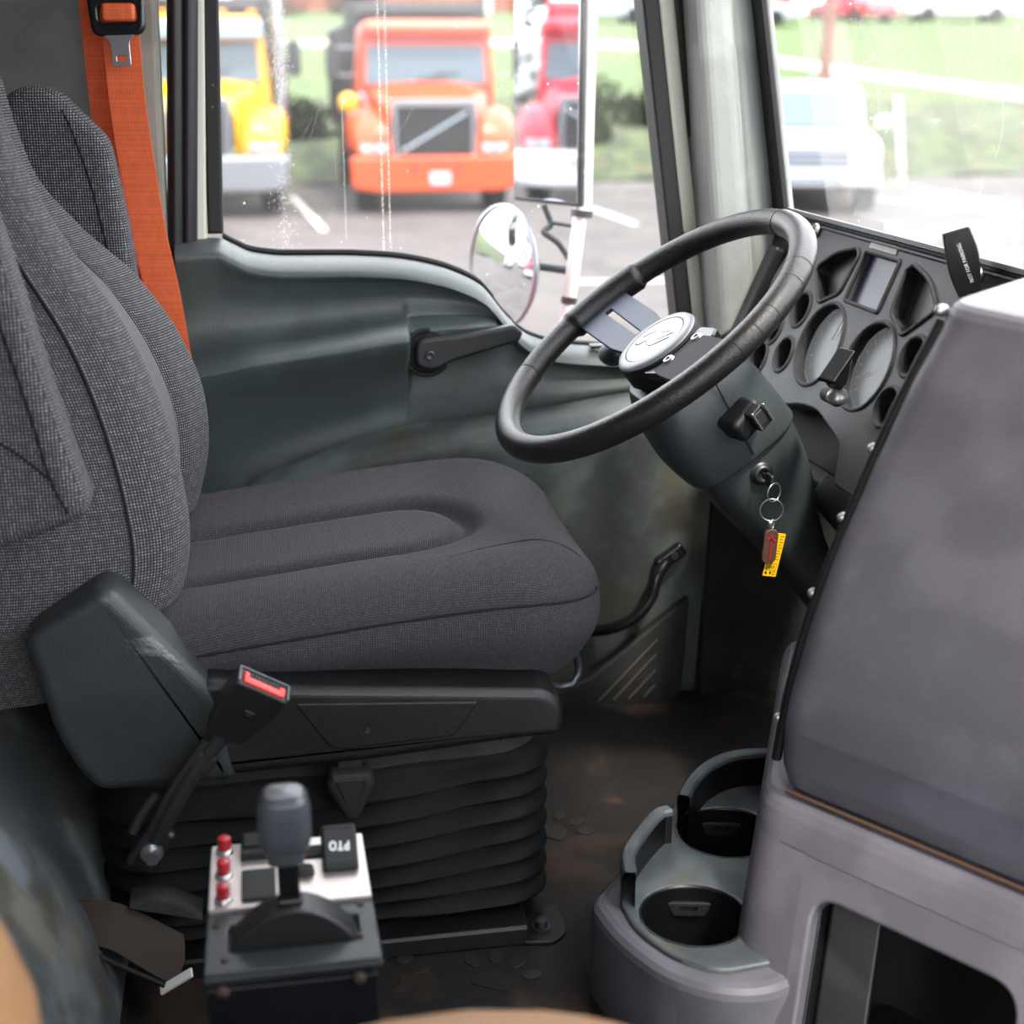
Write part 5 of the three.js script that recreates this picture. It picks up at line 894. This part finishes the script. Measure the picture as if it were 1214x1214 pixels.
car('car', 'pale car on the hilltop above the footpath', 'car', [19.5, hillH(19.5, -72) + 0.05, -72], 1.5, X.silverBlue, { bed: false, tall: 0.9 });
{
  const p = thing('utility_pole', 'brown wooden utility pole standing on the slope', 'pole', [13.2, hillH(13.2, -33) - 0.1, -33]);
  part(p, 'pole_shaft', rod([0, 0, 0], [0.05, 9.5, 0], 0.15, 0.11), std({ color: 0x6b4238, roughness: 0.9 }));
  part(p, 'cross_arm', boxAt(2.2, 0.12, 0.12, 0.05, 9, 0.12, 0.02), std({ color: 0x6b4238, roughness: 0.9 }));
  const q = thing('marker_post', 'leaning white marker post with an orange band in the grass', 'post', [11.72, hillH(11.72, -25.2) - 0.12, -25.2]);
  q.rotation.set(0, 0, 0.14);
  part(q, 'post_shaft', merge(slab(rounded([[-0.05, 0], [0.05, 0], [0.06, 1.7], [-0.06, 1.7]], 0.04), -0.03, 0.03, 0.015)), X.white);
  part(q, 'post_band', boxAt(0.115, 0.07, 0.066, 0, 0.36, 0, 0.01), X.orange);
}
// brick houses along the top of the slope
function house(label, x, z, w, h, d, wallM, roofM, turn) {
  const t = thing('house', label, 'building', [x, hillH(x, z) - 0.4, z], turn);
  part(t, 'wall', boxAt(w, h, d, 0, h / 2, 0, 0.02), wallM);
  part(t, 'roof', slab([[-d / 2 - 0.5, 0], [d / 2 + 0.5, 0], [0, d * 0.28]], -w / 2 - 0.5, w / 2 + 0.5, 0.03).rotateY(Math.PI / 2).translate(0, h, 0), roofM);
  const n = Math.floor(w / 3.2);
  for (let k = 0; k < n; k++) { const px = lerp(-w / 2 + 1.6, w / 2 - 1.6, n > 1 ? k / (n - 1) : 0.5), f = part(t, 'window', boxAt(1.2, 1.5, 0.1, px, h * 0.55, d / 2, 0.02), X.white); for (const s of [-1, 1]) part(f, 'window_pane', boxAt(0.5, 1.3, 0.04, px + s * 0.28, h * 0.55, d / 2 + 0.05, 0.01), X.glass); }
  part(t, 'porch_post', boxAt(0.3, h, 0.3, w * 0.2, h / 2, d / 2 + 0.9, 0.02), X.white); part(t, 'porch_post', boxAt(0.3, h, 0.3, w * 0.36, h / 2, d / 2 + 0.9, 0.02), X.white);
}
const brick = std({ color: 0x8a5642, roughness: 0.9, map: texture(128, 128, (i, j) => { const row = j >> 4, m = (j & 15) < 2 || ((i + (row & 1) * 16) & 31) < 2; const v = 0.85 + 0.25 * hash((i + (row & 1) * 16) >> 5, row); return m ? [235, 228, 220] : [225 * v, 215 * v, 210 * v]; }, true, [1.2, 1.2]) }), roofM = std({ color: 0x5e5a58, roughness: 0.9 });
house('long brick house with white porch posts behind the orange truck', 9, -86, 19, 3.6, 8, brick, roofM, 0.05);
house('white house with dark roof above the yellow truck', -8, -90, 8, 3.4, 7, X.white, roofM, 0);
house('low brick house on the hilltop by the parked cars', 27, -90, 12, 3.2, 8, brick, roofM, -0.3);

// trees and shrubs: leaf clusters on branching trunks
const leafMats = [0x587040, 0x465c38, 0x6f8650].map((c) => phy({ color: c, roughness: 0.9, transmission: 0.3, thickness: 0, side: THREE.DoubleSide }));
const barkM = std({ color: 0x5a4a3c, roughness: 0.95 });
function foliage(parent, blobs, n, size, m) {
  const pos = [], nor = [], uv = [];
  for (let k = 0; k < n; k++) {
    const [bx, by, bz, br, bh] = blobs[Math.floor(rnd(0, blobs.length))], a = rnd(0, 6.283), c = rnd(-1, 1), r = br * Math.cbrt(rnd(0.25, 1)), s = Math.sqrt(1 - c * c), p = V(bx + r * s * Math.cos(a), by + r * c * bh, bz + r * s * Math.sin(a));
    const d = V(rnd(-1, 1), rnd(-1, 1), rnd(-1, 1)).normalize(), e = V(rnd(-1, 1), rnd(-1, 1), rnd(-1, 1)).cross(d).normalize(), w = size * rnd(0.6, 1.2), nn = d.clone().cross(e);
    const q = [p.clone().addScaledVector(d, -w), p.clone().addScaledVector(e, w * 0.45), p.clone().addScaledVector(d, w), p.clone().addScaledVector(e, -w * 0.45)];
    for (const i of [0, 1, 2, 0, 2, 3]) { pos.push(q[i].x, q[i].y, q[i].z); nor.push(nn.x, nn.y, nn.z); uv.push(0, 0); }
  }
  const g = new THREE.BufferGeometry();
  g.setAttribute('position', new THREE.Float32BufferAttribute(pos, 3)); g.setAttribute('normal', new THREE.Float32BufferAttribute(nor, 3)); g.setAttribute('uv', new THREE.Float32BufferAttribute(uv, 2));
  const f = part(parent, 'foliage', g, m); f.userData.kind = 'stuff';
}
function tree(label, x, z, h, r, m, low = 0.5) {
  const t = thing('tree', label, 'tree', [x, hillH(x, z) - 0.2, z]);
  part(t, 'trunk', merge(rod([0, 0, 0], [0.1, h * 0.45, 0], 0.22, 0.14), rod([0.1, h * 0.42, 0], [-r * 0.4, h * 0.75, 0.3], 0.12, 0.05), rod([0.1, h * 0.42, 0], [r * 0.45, h * 0.78, -0.2], 0.12, 0.05)), barkM);
  const bl = []; for (let k = 0; k < 9; k++) bl.push([rnd(-r, r) * 0.6, h * rnd(low, 0.88), rnd(-r, r) * 0.6, r * rnd(0.4, 0.62), 0.85]);
  foliage(t, bl, 2600, 0.26, leafMats[m]);
}
tree('broad green tree at the far right of the hilltop', 50, -88, 9, 4.2, 0); tree('dark green tree above the white car on the hilltop', 41.5, -90, 9, 3.6, 1); tree('green tree between the red car and the white car on the hilltop', 36, -99, 10, 4.5, 0); tree('pale green tree behind the low brick house', 24, -99, 10, 4, 2);
tree('tall green tree reflected at the left of the convex mirror', -34, -20, 9, 4, 0); tree('dark bushy tree reflected at the right of the convex mirror', -44, 2, 11, 4.5, 1, 0.2); tree('wide dark tree reflected behind the white pickup truck', -56, -19, 11, 5.5, 1, 0.15); tree('bushy green tree reflected above the red truck', -60, -9, 10, 4.5, 0, 0.15);
function shrub(label, x, z, h, r, m) {
  const t = thing('shrub', label, 'shrub', [x, hillH(x, z) - 0.05, z]);
  part(t, 'stem', merge(rod([0, 0, 0], [0.1, h * 0.6, 0], 0.04, 0.02), rod([0, 0, 0], [-0.2, h * 0.5, 0.1], 0.035, 0.015)), barkM);
  foliage(t, [[-r * 0.4, h * 0.45, 0, r * 0.6, 0.8], [r * 0.4, h * 0.5, 0.1, r * 0.6, 0.8], [0, h * 0.65, -0.1, r * 0.55, 0.9], [0, h * 0.3, 0, r * 0.7, 0.6]], 1300, 0.12, leafMats[m]);
}
shrub('rounded green shrub in front of the white house', 1.2, -76, 2.2, 2.2, 0); shrub('low green bush above the yellow truck mirror', 5.6, -78, 1.8, 1.6, 2);
for (const [label, x, z, h, r, m] of [['low green scrub on the bank left of the orange truck', 0.9, -31, 0.7, 1.0, 0], ['low scrub on the bank behind the mirror pole', 6.3, -29.6, 0.6, 1.0, 2], ['low green scrub on the bank by the windscreen pillar', 8.9, -31.5, 0.8, 1.1, 0], ['low pale scrub on the bank right of the mirror pole', 7.2, -33.5, 0.8, 1.3, 2]]) shrub(label, x, z, h, r, m);

// ---------------------------------------------------------------- picture
const renderer = new THREE.WebGLRenderer({ antialias: true });
renderer.toneMapping = THREE.LinearToneMapping;
renderer.toneMappingExposure = EXPOSURE;
renderer.shadowMap.enabled = true;
renderer.render(scene, camera);
